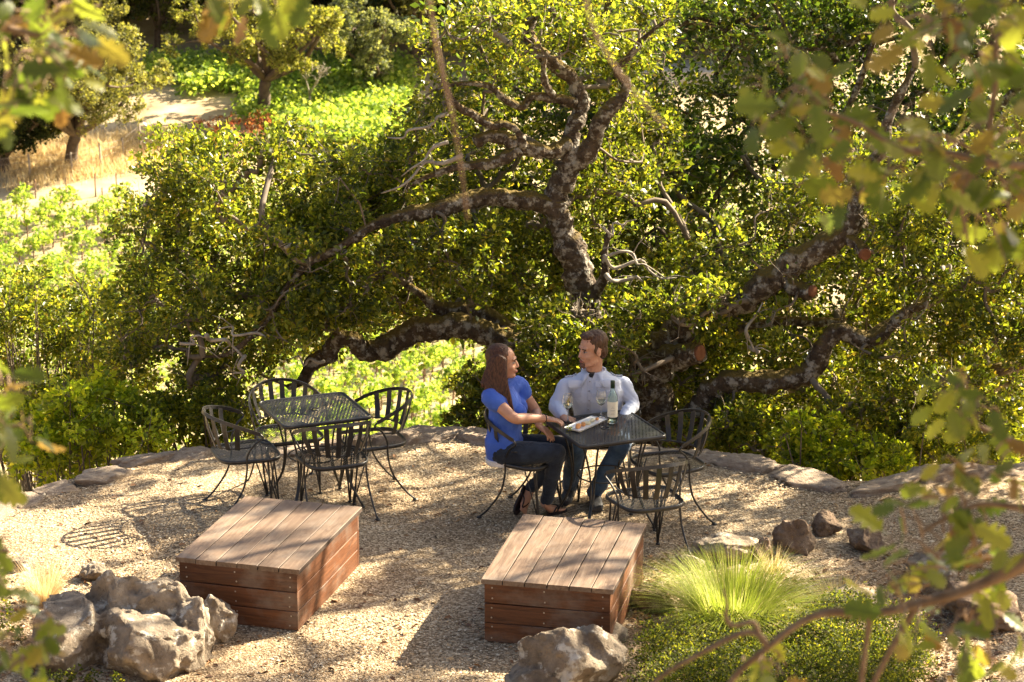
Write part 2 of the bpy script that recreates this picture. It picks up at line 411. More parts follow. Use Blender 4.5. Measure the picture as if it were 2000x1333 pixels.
def inpoly(P, poly):
    x, y = P[:, 0], P[:, 1]; ins = np.zeros(len(P), bool); j = len(poly) - 1
    for i in range(len(poly)):
        xi, yi = poly[i]; xj, yj = poly[j]
        c = ((yi > y) != (yj > y)) & (x < (xj - xi) * (y - yi) / (yj - yi + 1e-9) + xi); ins ^= c; j = i
    return ins

OAK = [((.040, .060, .011), 3), ((.076, .100, .015), 4), ((.13, .150, .020), 3), ((.21, .215, .03), 2.1), ((.29, .23, .05), .45)]
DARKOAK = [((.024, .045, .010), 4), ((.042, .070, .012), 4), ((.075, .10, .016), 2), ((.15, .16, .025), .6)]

# ------------------------------------------------------------------ the big gnarled oak
LIMBS = [   # (points (px, py, Y, width px), prune leaves in front)
 ([(1268, 1010, 20.9, 105), (1275, 930, 20.8, 92), (1282, 860, 20.8, 82), (1278, 790, 20.8, 80), (1275, 735, 20.8, 88), (1300, 680, 20.8, 84), (1335, 640, 20.75, 66), (1395, 602, 20.7, 54), (1445, 588, 20.65, 52), (1490, 558, 20.6, 60), (1540, 520, 20.6, 62), (1600, 485, 20.6, 54), (1655, 450, 20.6, 46), (1672, 395, 20.65, 36), (1690, 335, 20.7, 32), (1725, 285, 20.75, 26), (1745, 210, 20.8, 20), (1790, 130, 20.9, 12)], 1),
 ([(1285, 700, 20.78, 60), (1325, 695, 20.5, 56), (1366, 691, 20.3, 48)], 1),
 ([(1530, 530, 20.6, 44), (1560, 562, 20.45, 38), (1588, 568, 20.35, 30)], 1),
 ([(1640, 458, 20.6, 30), (1672, 470, 20.5, 27), (1690, 492, 20.38, 26)], 1),
 ([(1300, 940, 20.8, 70), (1335, 850, 20.6, 52), (1372, 790, 20.5, 52), (1405, 762, 20.45, 54), (1450, 748, 20.4, 50), (1530, 745, 20.4, 46), (1585, 722, 20.4, 48), (1608, 675, 20.4, 42), (1640, 652, 20.4, 40), (1690, 664, 20.4, 36), (1738, 640, 20.4, 27), (1768, 607, 20.4, 24), (1800, 598, 20.4, 12)], 1),
 ([(1450, 640, 21.2, 14), (1510, 625, 21.2, 22), (1575, 630, 21.2, 22), (1642, 628, 21.2, 18)], 1),
 ([(1262, 900, 20.9, 80), (1235, 800, 21.0, 72), (1185, 690, 21.0, 68), (1150, 605, 21.0, 64), (1135, 560, 21.0, 66), (1116, 500, 21.0, 64), (1096, 445, 21.0, 58), (1084, 405, 21.0, 58), (1090, 368, 21.0, 52), (1108, 330, 21.0, 54), (1117, 290, 21.0, 42), (1120, 245, 21.05, 37), (1131, 208, 21.1, 38), (1116, 152, 21.1, 29), (1077, 121, 21.1, 32), (1046, 92, 21.1, 32), (1030, 62, 21.15, 28), (1046, 34, 21.2, 13)], 1),
 ([(1088, 410, 21.0, 50), (1040, 393, 20.9, 44), (990, 389, 20.8, 40), (940, 386, 20.7, 41), (880, 405, 20.6, 38), (822, 416, 20.5, 35), (760, 430, 20.4, 25), (700, 460, 20.35, 22), (640, 495, 20.3, 19), (600, 522, 20.3, 16), (545, 590, 20.3, 14), (500, 650, 20.2, 15), (452, 690, 20.2, 11), (400, 700, 20.2, 6)], 1),
 ([(1106, 335, 21.0, 44), (1150, 290, 20.95, 40), (1172, 240, 20.9, 37), (1192, 214, 20.9, 33), (1220, 190, 20.9, 25), (1226, 160, 20.95, 20), (1206, 138, 21, 18), (1245, 85, 21, 12), (1310, 35, 21, 7)], 1),
 ([(1112, 285, 21.0, 40), (1075, 300, 20.9, 34), (1040, 296, 20.8, 32), (1000, 284, 20.7, 33), (962, 268, 20.7, 30), (928, 280, 20.65, 24)], 1),
 ([(1010, 288, 20.7, 28), (975, 312, 20.65, 26), (930, 322, 20.6, 21), (880, 332, 20.6, 17), (840, 346, 20.6, 14), (790, 362, 20.6, 9)], 1),
 ([(1018, 288, 20.7, 22), (1010, 258, 20.65, 15), (985, 240, 20.6, 17), (955, 245, 20.6, 20), (925, 222, 20.55, 20), (890, 198, 20.5, 15), (860, 150, 20.5, 6)], 1),
 ([(1122, 200, 21.05, 26), (1080, 190, 20.95, 21), (1042, 188, 20.9, 18), (1022, 210, 20.85, 17), (990, 196, 20.8, 16), (960, 170, 20.8, 14), (905, 164, 20.8, 10), (850, 175, 20.8, 5)], 1),
 ([(1078, 190, 20.95, 18), (1066, 160, 20.9, 16), (1062, 125, 20.9, 11)], 1),
 ([(1190, 800, 21.0, 60), (1085, 705, 21.0, 52), (1005, 668, 21.0, 50), (950, 650, 21.0, 54), (900, 640, 21.0, 57), (840, 642, 21.0, 58), (790, 656, 21.0, 54), (752, 680, 21.0, 54), (712, 688, 20.95, 44), (690, 664, 20.9, 36), (660, 660, 20.9, 36), (640, 690, 20.9, 40), (612, 712, 20.9, 36), (594, 745, 20.9, 22), (560, 760, 20.9, 12)], 1),
 ([(1120, 745, 21.05, 40), (1020, 665, 21.15, 42), (960, 620, 21.3, 36), (900, 604, 21.3, 37), (862, 600, 21.3, 33), (830, 585, 21.3, 20), (790, 560, 21.3, 12)], 1),
 ([(1160, 585, 21.0, 26), (1180, 540, 20.85, 20), (1182, 490, 20.8, 15), (1192, 440, 20.8, 8)], 1),
 ([(1240, 1000, 21.0, 60), (1400, 960, 21.0, 54), (1560, 915, 21.0, 50), (1630, 880, 21.0, 52), (1705, 842, 21.0, 42), (1800, 785, 21.0, 36), (1900, 742, 21.0, 30), (2010, 700, 21.0, 24), (2150, 620, 21, 14)], 0),
 ([(1460, 590, 20.6, 34), (1560, 420, 22.2, 20), (1640, 240, 22.8, 15), (1720, 60, 22.6, 12), (1800, -100, 22.6, 6)], 0),
 ([(1690, 665, 20.4, 30), (1850, 560, 20.8, 22), (2020, 430, 21.0, 18), (2200, 260, 21.2, 12), (2350, 100, 21.2, 6)], 0),
 ([(1655, 450, 20.6, 34), (1800, 330, 21.6, 24), (1960, 200, 22.4, 18), (2150, 20, 22.0, 16), (2350, -150, 21.4, 12), (2550, -250, 21, 7)], 0),
 ([(2150, 20, 22.0, 15), (2300, 120, 21, 12), (2500, 160, 20.4, 10), (2700, 100, 20, 6)], 0),
]
oak = empty('oak_tree', (1.17, 20.85, -2.2)); OAKI = Matrix.Translation(-oak.location)
tag(oak, 'huge gnarled oak with twisted mossy limbs spreading behind the seated couple', 'tree')
tr = MB(); SAMP = []; LS = []
for li, (pts, vis) in enumerate(LIMBS):
    P = [at_y(a, b_, y) for a, b_, y, _ in pts]; rr = [w_ * .45 * depth_of(p) / F for p, (_, _, _, w_) in zip(P, pts)]
    Q = catmull(P, 7); r2 = lerp_list(rr, 7); rd = random.Random(li)
    Q = [q + Vector((mnoise.noise(q * 3 + Vector((li, 0, 0))), mnoise.noise(q * 3 + Vector((0, li, 5))), mnoise.noise(q * 3 + Vector((9, 0, li))))) * .035 for q in Q]
    r2 = [r_ * (1 + .14 * math.sin(i * .9 + li) * rd.random()) for i, r_ in enumerate(r2)]
    tr.tube([OAKI @ q for q in Q], r2, n=14, noise=.30, seed=li * 7)
    for q, r_ in zip(Q, r2):
        LS.append((q, r_))
        pq = proj(np.array([q]))
        if vis and not inpoly(pq, [(995, 600), (1255, 600), (1262, 700), (1238, 870), (995, 870)])[0] and not inpoly(pq, [(1305, 560), (1425, 560), (1425, 640), (1320, 672)])[0]: SAMP.append((*pq[0], r_ * F / depth_of(q), q.y))
SAMP = np.array(SAMP)
trunk = tr.build('trunk', M['bark'], oak, True)
# sawn stub ends, reddish
for a, b_, y, w_, d in ((1371, 691, 20.27, 32, (.75, -.62, .05)), (1592, 569, 20.33, 22, (.8, -.6, 0)), (1691, 498, 20.35, 24, (.2, -.95, .1))):
    p = OAKI @ at_y(a, b_, y); d = Vector(d).normalized(); r_ = w_ * .5 * .0043
    cb = MB(); cb.tube([p - d * .06, p - d * .01, p], [r_ * .9, r_, r_ * .8], n=12, noise=.15, seed=int(a)); cb.build('sawn_end', M['cut'], oak, False)
# dead pale twigs
dt = MB(); rd = random.Random(5)
def deadtwig(a0, a1, y, w0, k=5):
    P = []
    for i in range(k + 1):
        f = i / k; P.append(OAKI @ (at_y(a0[0] + (a1[0] - a0[0]) * f, a0[1] + (a1[1] - a0[1]) * f, y) + Vector((rd.gauss(0, .03), rd.gauss(0, .05), rd.gauss(0, .03)))))
    global dt; dt = MB(); dt.tube(catmull(P, 3), lerp_list([w_ * .0021 for w_ in np.linspace(w0, w0 * .3, k + 1)], 3), n=6)
    return P
for a0, a1, y, w0 in [((1188, 500), (1325, 545), 20.6, 9), ((1180, 552), (1262, 548), 20.6, 11), ((1195, 505), (1290, 530), 20.5, 7), ((1186, 450), (1240, 432), 20.6, 6),
                      ((560, 480), (610, 500), 20.0, 9), ((400, 650), (470, 690), 19.9, 10), ((360, 675), (405, 648), 19.9, 7), ((470, 690), (455, 740), 19.9, 8), ((500, 655), (420, 640), 19.9, 7),
                      ((930, 60), (880, 40), 20.7, 14), ((1000, 90), (930, 55), 20.7, 16), ((880, 230), (760, 270), 20.4, 9), ((900, 300), (740, 380), 20.4, 10), ((870, 270), (790, 340), 20.4, 8),
                      ((1840, 520), (1790, 610), 20.3, 10), ((1840, 520), (1880, 560), 20.3, 7), ((1460, 660), (1490, 600), 20.3, 9), ((1480, 690), (1462, 655), 20.3, 10), ((640, 720), (560, 700), 20.4, 8)]:
    P = deadtwig(a0, a1, y, w0)
    for _ in range(3):
        q = P[rd.randint(1, 4)]; d = Vector((rd.gauss(0, 1), rd.gauss(0, .5), rd.gauss(0, 1))).normalized() * rd.uniform(.1, .25)
        dt.tube([q, q + d * .5 + Vector((0, 0, .02)), q + d], [.005, .004, .002], n=5)
    dt.build('dead_twig', M['dead'], oak, True)

GAPS = [[(600, 745), (640, 735), (700, 712), (800, 690), (860, 668), (930, 672), (960, 700), (960, 740), (900, 770), (880, 830), (850, 862), (640, 862), (600, 800)]]

def sample_region(poly, n, y0, y1, seed, bias=1.0, holes=None):
    r = np.random.default_rng(seed); pl = np.array(poly, float); lo = pl.min(0); hi = pl.max(0); out = []
    while len(out) < n:
        q = lo + (hi - lo) * r.random((n * 3, 2)); q = q[inpoly(q, poly)]
        for a, b_ in q:
            y = y0 + (y1 - y0) * r.random() ** bias; q3 = at_y(a, b_, y)
            if holes is not None and mnoise.noise(q3 * 1.5) < holes: continue
            out.append(q3)
            if len(out) >= n: break
    return np.array(out)
REG = [  # polygon, count, y near, y far, mean radius, per-clump leaves
 ([(215, 600), (240, 440), (300, 345), (320, 290), (400, 265), (455, 310), (560, 330), (640, 300), (700, 420), (620, 560), (560, 660), (500, 750), (400, 790), (300, 770), (225, 690)], 170, 19.95, 22.0, .25, 260),
 ([(500, 310), (550, 272), (640, 312), (740, 285), (810, 228), (830, 350), (800, 430), (640, 470), (560, 420)], 74, 20.6, 22.4, .24, 230),
 ([(780, 290), (820, 200), (850, 90), (920, 20), (1080, -40), (1310, -20), (1300, 220), (1290, 450), (1120, 460), (960, 440), (820, 420)], 120, 21.3, 23.6, .24, 210),
 ([(820, 190), (850, 60), (1000, 20), (1300, 0), (1290, 120), (1180, 90), (1000, 150), (900, 240), (800, 300)], 40, 20.3, 21.0, .20, 190),
 ([(500, 440), (800, 420), (1080, 440), (1350, 430), (1360, 660), (1010, 660), (870, 610), (740, 640), (620, 690), (540, 680), (480, 600)], 150, 21.3, 23.3, .25, 240),
 ([(560, 480), (800, 440), (960, 440), (960, 590), (820, 620), (700, 640), (600, 680), (520, 690)], 50, 20.2, 21.0, .2, 210),
 ([(970, 640), (1110, 600), (1400, 620), (1420, 860), (1300, 870), (1000, 850), (965, 760)], 85, 21.2, 22.8, .25, 240),
 ([(1000, 640), (1110, 600), (1250, 590), (1270, 680), (1235, 850), (1020, 850)], 75, 20.0, 20.75, .2, 200),
 ([(1340, 480), (1560, 330), (2000, 250), (2150, 300), (2150, 860), (1700, 900), (1480, 880), (1360, 830), (1330, 640)], 260, 20.7, 23.2, .26, 250),
 ([(1600, -50), (1640, -200), (1720, -320), (1950, -330), (2150, -120), (2100, -40), (1700, -40)], 62, 19.8, 22.2, .24, 210),
 ([(1290, 600), (1420, 560), (1430, 620), (1330, 672)], 16, 20.0, 20.4, .17, 200),
 ([(1560, 480), (2000, 300), (2080, 640), (1900, 760), (1650, 720), (1640, 600), (1480, 680), (1460, 640)], 60, 19.9, 20.5, .2, 200),
 ([(1380, 780), (1480, 780), (1640, 760), (1760, 720), (1900, 800), (1850, 880), (1650, 870), (1500, 900), (1420, 880)], 46, 20.0, 20.9, .2, 210),
 ([(1950, -150), (2250, -420), (2700, -420), (2800, 400), (2300, 700), (2050, 600)], 60, 19.4, 21.0, .33, 200),
]
CC = []; CRAD = []; PER = []
for i, (poly, n, y0, y1, rad, per) in enumerate(REG):
    n = int(n * .92); c = sample_region(poly, n, y0, y1, 100 + i, holes=-.10); r = np.random.default_rng(i)
    CC.append(c); CRAD.append(rad * (.65 + .7 * r.random(n))); PER.append(np.full(n, per))
CC = np.concatenate(CC); CRAD = np.concatenate(CRAD)
k = CC[:, 2] > terr(CC[:, 0], CC[:, 1]) + .1; CC = CC[k]; CRAD = CRAD[k]
def keep_oak(pos):
    q = proj(pos); ok = np.ones(len(pos), bool)
    for g_ in GAPS: ok &= ~inpoly(q, g_)
    rr = np.random.default_rng(1)
    for s0 in range(0, len(pos), 20000):
        a = q[s0:s0 + 20000]; Y = pos[s0:s0 + 20000, 1]
        d = np.hypot(a[:, 0:1] - SAMP[None, :, 0], a[:, 1:2] - SAMP[None, :, 1]) - SAMP[None, :, 2] * 1.15 - 5
        hit = ((d < 0) & (Y[:, None] < SAMP[None, :, 3] + .05)).any(1); ok[s0:s0 + 20000] &= ~(hit & (rr.random(len(a)) < .93))
    return ok & (pos[:, 1] > 19.55)
Lf = clump_leaves(CC, CRAD, 270, .049, 11, OAK, keep=keep_oak)
fine = Lf[0][:, 1] < 20.5
BACK = np.concatenate([sample_region([(830, 150), (900, 10), (1300, -20), (1330, 420), (1250, 640), (1000, 640), (860, 600), (700, 600), (560, 640), (480, 560), (620, 460), (800, 420)], 120, 23.2, 24.6, 501), sample_region([(1250, 260), (1600, 240), (2150, 200), (2150, 880), (1750, 910), (1450, 900), (1300, 820), (1000, 840), (1000, 660), (1250, 640)], 190, 23.0, 24.6, 502)])
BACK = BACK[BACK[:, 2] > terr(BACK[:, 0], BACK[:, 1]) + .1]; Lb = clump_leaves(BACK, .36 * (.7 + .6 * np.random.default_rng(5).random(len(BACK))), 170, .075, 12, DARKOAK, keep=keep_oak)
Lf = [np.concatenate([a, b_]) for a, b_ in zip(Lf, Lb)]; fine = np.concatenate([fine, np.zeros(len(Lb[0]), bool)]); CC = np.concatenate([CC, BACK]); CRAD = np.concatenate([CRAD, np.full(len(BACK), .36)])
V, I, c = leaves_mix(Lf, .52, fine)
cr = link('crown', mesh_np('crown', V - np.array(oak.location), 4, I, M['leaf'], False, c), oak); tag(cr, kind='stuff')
tw = MB(); LSP = np.array([q[:] for q, _ in LS]); rd = random.Random(8); off = np.array(oak.location)
twigs_np(tw, CC - off, CRAD, 4, 3)
branch_net(tw, CC - off, LSP - off, 8)
tag(tw.build('twigs', M['twig'], oak, True), kind='stuff')

# ------------------------------------------------------------------ generic trees and shrubs
def make_tree(name, base, h, spread, seed, pal, leaf, per, nl=6, tr_r=.16, low=.3, lean=(0, 0), crown_flat=.75, mat='far_leaf', bark='far_bark', rad=None, sub=5, elmin=.15):
    """trunk with wiggly limbs; leaf clumps sit at the ends of the limbs' side branches"""
    rd = random.Random(seed); t_ = empty(name, base); mb = MB(); C = []
    top = Vector((lean[0], lean[1], h * low))
    mb.tube(catmull([Vector((0, 0, -.4)), Vector((lean[0] * .3, lean[1] * .3, h * low * .5)), top], 4), lerp_list([tr_r * 1.25, tr_r, tr_r * .85], 4), n=9, noise=.2, seed=seed)
    for i in range(nl):
        a = 6.283 * (i + rd.uniform(-.3, .3)) / nl; el = rd.uniform(elmin, 1.2)
        L = Vector((math.cos(a) * spread * rd.uniform(.6, 1) * math.cos(el * .8), math.sin(a) * spread * rd.uniform(.6, 1) * math.cos(el * .8), h * (1 - low) * (.25 + .75 * math.sin(el)) * rd.uniform(.75, 1)))
        e = top + L; m1 = top.lerp(e, .35) + Vector((rd.gauss(0, .1), rd.gauss(0, .1), rd.gauss(.05, .1))) * spread; m2 = top.lerp(e, .7) + Vector((rd.gauss(0, .08), rd.gauss(0, .08), rd.gauss(.05, .08))) * spread
        path = catmull([top, m1, m2, e], 4); mb.tube(path, lerp_list([tr_r * .62, tr_r * .45, tr_r * .3, tr_r * .12], 4), n=6, noise=.15, seed=i)
        C.append(e)
        for j in range(sub):
            q = path[rd.randint(len(path) // 3, len(path) - 1)]
            d = Vector((rd.gauss(0, 1), rd.gauss(0, 1), rd.gauss(.35, .7) * crown_flat)).normalized() * spread * rd.uniform(.2, .45)
            mb.tube(catmull([q, q + d * .5 + Vector((0, 0, rd.gauss(0, .03) * spread)), q + d], 2), lerp_list([tr_r * .2, tr_r * .14, tr_r * .06], 2), n=4, cap=False)
            C.append(q + d)
    C = np.array([c[:] for c in C]); r = np.random.default_rng(seed); rr = (rad or spread * .24) * (.7 + .6 * r.random(len(C)))
    mb.build('trunk', M[bark], t_, True)
    Lf = clump_leaves(C, rr, per, leaf, seed, pal, tw=8)
    V, I, c = diamonds_np(Lf[0], Lf[1], Lf[2], Lf[3], .6, Lf[4])
    tag(link('crown', mesh_np('crown', V, 4, I, M[mat], False, c), t_), kind='stuff')
    return t_
def make_shrub(name, C, rad, base, leaf, per, seed, pal, mat='leaf', asp=.55, tw=9, stems=True):
    t_ = empty(name, base); off = np.array(base); C = np.asarray(C)
    Lf = clump_leaves(C - off, np.asarray(rad), per, leaf, seed, pal, tw=tw)
    V, I, c = leaves_np(Lf[0], Lf[1], Lf[2], Lf[3], asp, Lf[4])
    tag(link('foliage', mesh_np('foliage', V, 4, I, M[mat], False, c), t_), kind='stuff')
    if stems:
        mb = MB(); rd = random.Random(seed)
        for q in C - off:
            q = Vector(q); s_ = Vector((q.x * .25 + rd.gauss(0, .05), q.y * .25 + rd.gauss(0, .05), -.15))
            mb.tube(catmull([s_, s_.lerp(q, .5) + Vector((rd.gauss(0, .1), rd.gauss(0, .1), rd.gauss(0, .1))), q], 3), lerp_list([.016, .011, .004], 3), n=5, cap=False)
        twigs_np(mb, C - off, rad, 3, seed)
        mb.build('stems', M['twig'], t_, True)
    return t_
def region_shrub(name, poly, n, y0, y1, rad, leaf, per, seed, pal, label, cat='shrub', **k):
    C = sample_region(poly, n, y0, y1, seed); r = np.random.default_rng(seed); rr = rad * (.65 + .7 * r.random(n))
    z = terr(C[:, 0], C[:, 1]); kk = C[:, 2] > z - .1; C, rr = C[kk], rr[kk]
    bx, by = C[:, 0].mean(), C[:, 1].mean(); base = (bx, by, float(terr(bx, by)))
    return tag(make_shrub(name, C, rr, base, leaf, per, seed, pal, **k), label, cat)

SHRUB = [((.055, .080, .012), 3), ((.10, .125, .015), 4), ((.17, .19, .02), 3), ((.26, .26, .03), 1.5)]
BRIGHT = [((.11, .16, .012), 3), ((.20, .25, .018), 4), ((.30, .34, .03), 3), ((.38, .38, .04), 1)]

# second, darker oak in the upper right, behind the big one
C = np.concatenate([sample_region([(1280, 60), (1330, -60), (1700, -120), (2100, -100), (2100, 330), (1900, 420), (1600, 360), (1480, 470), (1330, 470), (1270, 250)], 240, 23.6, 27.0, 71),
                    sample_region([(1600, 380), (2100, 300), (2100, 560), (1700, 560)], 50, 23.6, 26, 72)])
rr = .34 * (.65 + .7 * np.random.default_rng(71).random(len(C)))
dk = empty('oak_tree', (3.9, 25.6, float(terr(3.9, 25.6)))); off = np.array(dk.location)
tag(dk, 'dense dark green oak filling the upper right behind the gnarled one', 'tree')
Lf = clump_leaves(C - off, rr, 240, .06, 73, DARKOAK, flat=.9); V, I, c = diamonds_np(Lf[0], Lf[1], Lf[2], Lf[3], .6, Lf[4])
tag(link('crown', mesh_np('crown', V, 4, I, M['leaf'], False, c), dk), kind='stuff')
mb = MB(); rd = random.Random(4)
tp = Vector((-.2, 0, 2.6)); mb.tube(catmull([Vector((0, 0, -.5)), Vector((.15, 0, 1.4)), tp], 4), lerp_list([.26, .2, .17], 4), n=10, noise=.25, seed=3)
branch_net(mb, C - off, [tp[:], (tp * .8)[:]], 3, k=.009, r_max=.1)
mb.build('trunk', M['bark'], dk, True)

# shrubs below the terrace edge
region_shrub('shrub', [(-60, 560), (60, 545), (180, 570), (235, 640), (250, 740), (180, 860), (60, 900), (-60, 880)], 95, 21.6, 23.8, .25, .05, 230, 21, OAK, 'tall dark olive shrub at the left edge below the terrace')
region_shrub('shrub', [(20, 780), (120, 770), (200, 760), (290, 790), (300, 870), (230, 905), (100, 945), (20, 960)], 40, 19.6, 20.9, .19, .055, 220, 22, BRIGHT, 'bright lime green bush behind the left edging stones')
region_shrub('shrub', [(280, 760), (420, 770), (500, 760), (520, 850), (420, 870), (320, 890), (270, 870)], 34, 19.9, 21.0, .17, .045, 210, 23, SHRUB, 'leafy yellow green bush right behind the left empty chair')
region_shrub('shrub', [(900, 740), (960, 720), (1000, 780), (980, 855), (900, 850), (878, 800)], 22, 19.9, 20.6, .13, .045, 170, 24, OAK, 'small dark bush just left of the woman behind the stones')
region_shrub('shrub', [(1500, 850), (1560, 820), (1640, 850), (1750, 870), (1770, 935), (1640, 948), (1560, 935), (1530, 900)], 44, 19.25, 19.9, .13, .05, 170, 25, BRIGHT, 'low bright bush above the right edging stones')
region_shrub('shrub', [(1680, 860), (1800, 820), (1960, 800), (2080, 850), (2050, 930), (1800, 925), (1690, 920)], 40, 19.4, 20.4, .17, .05, 190, 26, SHRUB, 'broad sunlit bush behind the far right edging stones')
region_shrub('shrub', [(1330, 820), (1480, 800), (1560, 850), (1540, 920), (1440, 890), (1340, 880)], 30, 20.2, 21.2, .18, .045, 200, 27, OAK, 'shady bush behind the empty chair right of the table')

# ------------------------------------------------------------------ vineyard on the valley floor
VINE = [((.10, .165, .035), 3), ((.175, .25, .055), 4), ((.27, .34, .085), 3), ((.38, .41, .14), 1.2)]
M['post'] = simple('vine_post', [(.10, .055, .035), (.20, .12, .08)], 6, .9)
M['stake'] = simple('grey_stake', [(.25, .2, .16), (.38, .33, .27)], 6, .9)
def vine_meshes(seed):
    r = np.random.default_rng(seed); n = 9
    C = np.stack([r.normal(0, .34, n), r.normal(0, .16, n), 1.08 + r.normal(0, .24, n)], 1); rr = .31 * (.7 + .6 * r.random(n))
    Lf = clump_leaves(C, rr, 34, .17, seed, VINE, tw=6); V, I, c = diamonds_np(Lf[0], Lf[1], Lf[2], Lf[3], .85, Lf[4])
    fol = mesh_np('foliage', V, 4, I, M['vine_leaf'], False, c)
    mb = MB(); rd = random.Random(seed)
    mb.tube(catmull([(0, 0, -.1), (rd.gauss(0, .04), rd.gauss(0, .04), .4), (rd.gauss(0, .06), 0, .85)], 3), [.05, .045, .04, .04, .035, .035, .03], n=6, noise=.2, seed=seed)
    mb.tube([(0, 0, .8), (.35, 0, .95), (.6, 0, .95)], [.03, .02, .012], n=5); mb.tube([(0, 0, .8), (-.35, 0, .95), (-.6, 0, .95)], [.03, .02, .012], n=5)
    tk = mb.mesh('trunk', M['post'], True)
    pb = MB(); pb.tube([(.1, 0, -.2), (.1, 0, 1.75)], .028, n=6); ps = pb.mesh('post', M['post'])
    return fol, tk, ps
VM = [vine_meshes(300 + i) for i in range(6)]
rdir = Vector((.40, .917)); perp = Vector((.917, -.40)); rows = []
rd = random.Random(12)
for i in range(-45, 25):
    for j in range(-60, 120):
        p = Vector((-6.5, 118)) + perp * (2.55 * i) + rdir * (1.15 * j)
        if not (100 < p.y < 168): continue
        z = float(terr(p.x, p.y)); q = proj(np.array([(p.x, p.y, z + .9)]))[0]
        if not (-80 < q[0] < 1500 and 340 < q[1] < 900): continue
        rows.append((p.x + rd.gauss(0, .06), p.y + rd.gauss(0, .06), z, q[0], q[1]))
def vscore(r_):
    x, y = r_[3], r_[4]
    if 540 < x < 985 and 635 < y < 880: return 0
    if x < 300 and 365 < y < 620: return 1
    return 2
solo = [r_ for r_ in rows if vscore(r_) < 2][:300]
# leave a dirt lane at the far end on the left
def place_vine(x, y, z, k, near):
    fol, tk, ps = VM[k % 6]; o = empty('grape_vine', (x, y, z), math.atan2(.917, .40) + rd.gauss(0, .12)); o.scale = [rd.uniform(.85, 1.15)] * 3
    link('foliage', fol, o); link('trunk', tk, o)
    if near or k % 4 == 0: link('post', ps, o)
    return o
nl = [0, 0]
for k, r_ in enumerate(solo):
    v_ = vscore(r_)
    if v_ == 1 and r_[4] < 385: continue
    o = place_vine(*r_[:3], k, v_ == 0)
    if v_ == 0: tag(o, 'sunlit grape vine in the rows seen below the arching limb', 'grape vine', 'vines seen below the arching limb')
    else: tag(o, 'bright green grape vine in the vineyard at the left edge', 'grape vine', 'vines at the left edge')
rest = [r_ for r_ in rows if r_ not in set(solo) and not (r_[3] < 320 and r_[4] < 400)]
Vs, Is, Cs, n0 = [], [], [], 0
for k, r_ in enumerate(rest):
    r = np.random.default_rng(k); n = 60
    p = np.array([r_[0], r_[1], r_[2] + 1.0]) + r.normal(size=(n, 3)) * np.array([.42, .42, .32])
    pc, pw = pal_arr(VINE); V, I, c = diamonds_np(p, r.normal(size=(n, 3)), r.normal(size=(n, 3)) + [0, 0, 1], .22 * (.7 + .6 * r.random(n)), .9, pc[r.choice(4, n, p=pw)])
    Vs.append(V); Is.append(I + n0); Cs.append(c); n0 += len(V)
tag(link('distant_vines', mesh_np('distant_vines', np.concatenate(Vs), 4, np.concatenate(Is), M['vine_leaf'], False, np.concatenate(Cs))), 'remaining rows of grape vines glimpsed through the oak', 'vines', kind='stuff')

# upper vineyard block behind the small far oak
Vs, Is, Cs, n0 = [], [], [], 0
for i in range(18):
    for j in range(46):
        px = 300 + j * 11 + rd.gauss(0, 3); py = 135 + i * 9.0 + j * .12 + rd.gauss(0, .6)
        if py > (292 if px > 545 else 252) or (px < 360 and py > 165) or (px < 480 and py > 190): continue
        p = on_terr(px, py, 100); r = np.random.default_rng(i * 99 + j); n = 46
        q = np.array(p) + [0, 0, .85] + r.normal(size=(n, 3)) * np.array([.5, .5, .34])
        pc, pw = pal_arr(VINE); V, I, c = diamonds_np(q, r.normal(size=(n, 3)), r.normal(size=(n, 3)) + [0, 0, 1.2], .3 * (.7 + .6 * r.random(n)), .9, pc[r.choice(4, n, p=pw)])
        Vs.append(V); Is.append(I + n0); Cs.append(c); n0 += len(V)
tag(link('upper_vineyard', mesh_np('upper_vineyard', np.concatenate(Vs), 4, np.concatenate(Is), M['vine_leaf'], False, np.concatenate(Cs))), 'pale green block of vines behind the small far oak', 'vines', kind='stuff')

# ------------------------------------------------------------------ far trees
FAR = [((.06, .075, .018), 3), ((.10, .115, .026), 4), ((.16, .165, .04), 3), ((.22, .22, .07), 1)]
OLIVE = [((.075, .082, .028), 3), ((.13, .135, .045), 4), ((.20, .195, .075), 3)]
PALE = [((.10, .12, .03), 3), ((.17, .18, .045), 4), ((.25, .25, .07), 3), ((.33, .32, .12), 1)]
WOOD = [((.018, .028, .010), 3), ((.032, .045, .014), 4), ((.06, .07, .022), 2)]
p = on_terr(515, 238, 100)
tag(make_tree('oak_tree', p, 9.4, 6.6, 41, PALE, .24, 300, nl=12, tr_r=.42, low=.3, lean=(.2, 0), crown_flat=.6, rad=.85, sub=4, elmin=.5), 'small airy oak with forked trunk standing in the far vineyard', 'tree')
p = on_terr(150, 330, 100)
tag(make_tree('oak_tree', p + Vector((-.4, 0, 0)), 9.6, 5.4, 43, OLIVE, .2, 520, nl=10, tr_r=.4, low=.22, lean=(.4, 0), rad=1.15, sub=6), 'large rounded olive green tree on the left beyond the fence', 'tree')
p = on_terr(10, 335, 100)
tag(make_tree('oak_tree', p, 6.0, 4.2, 44, WOOD, .22, 480, nl=8, tr_r=.35, low=.15, rad=1.0, sub=5), 'dark spreading tree at the far left behind the wire fence', 'tree')
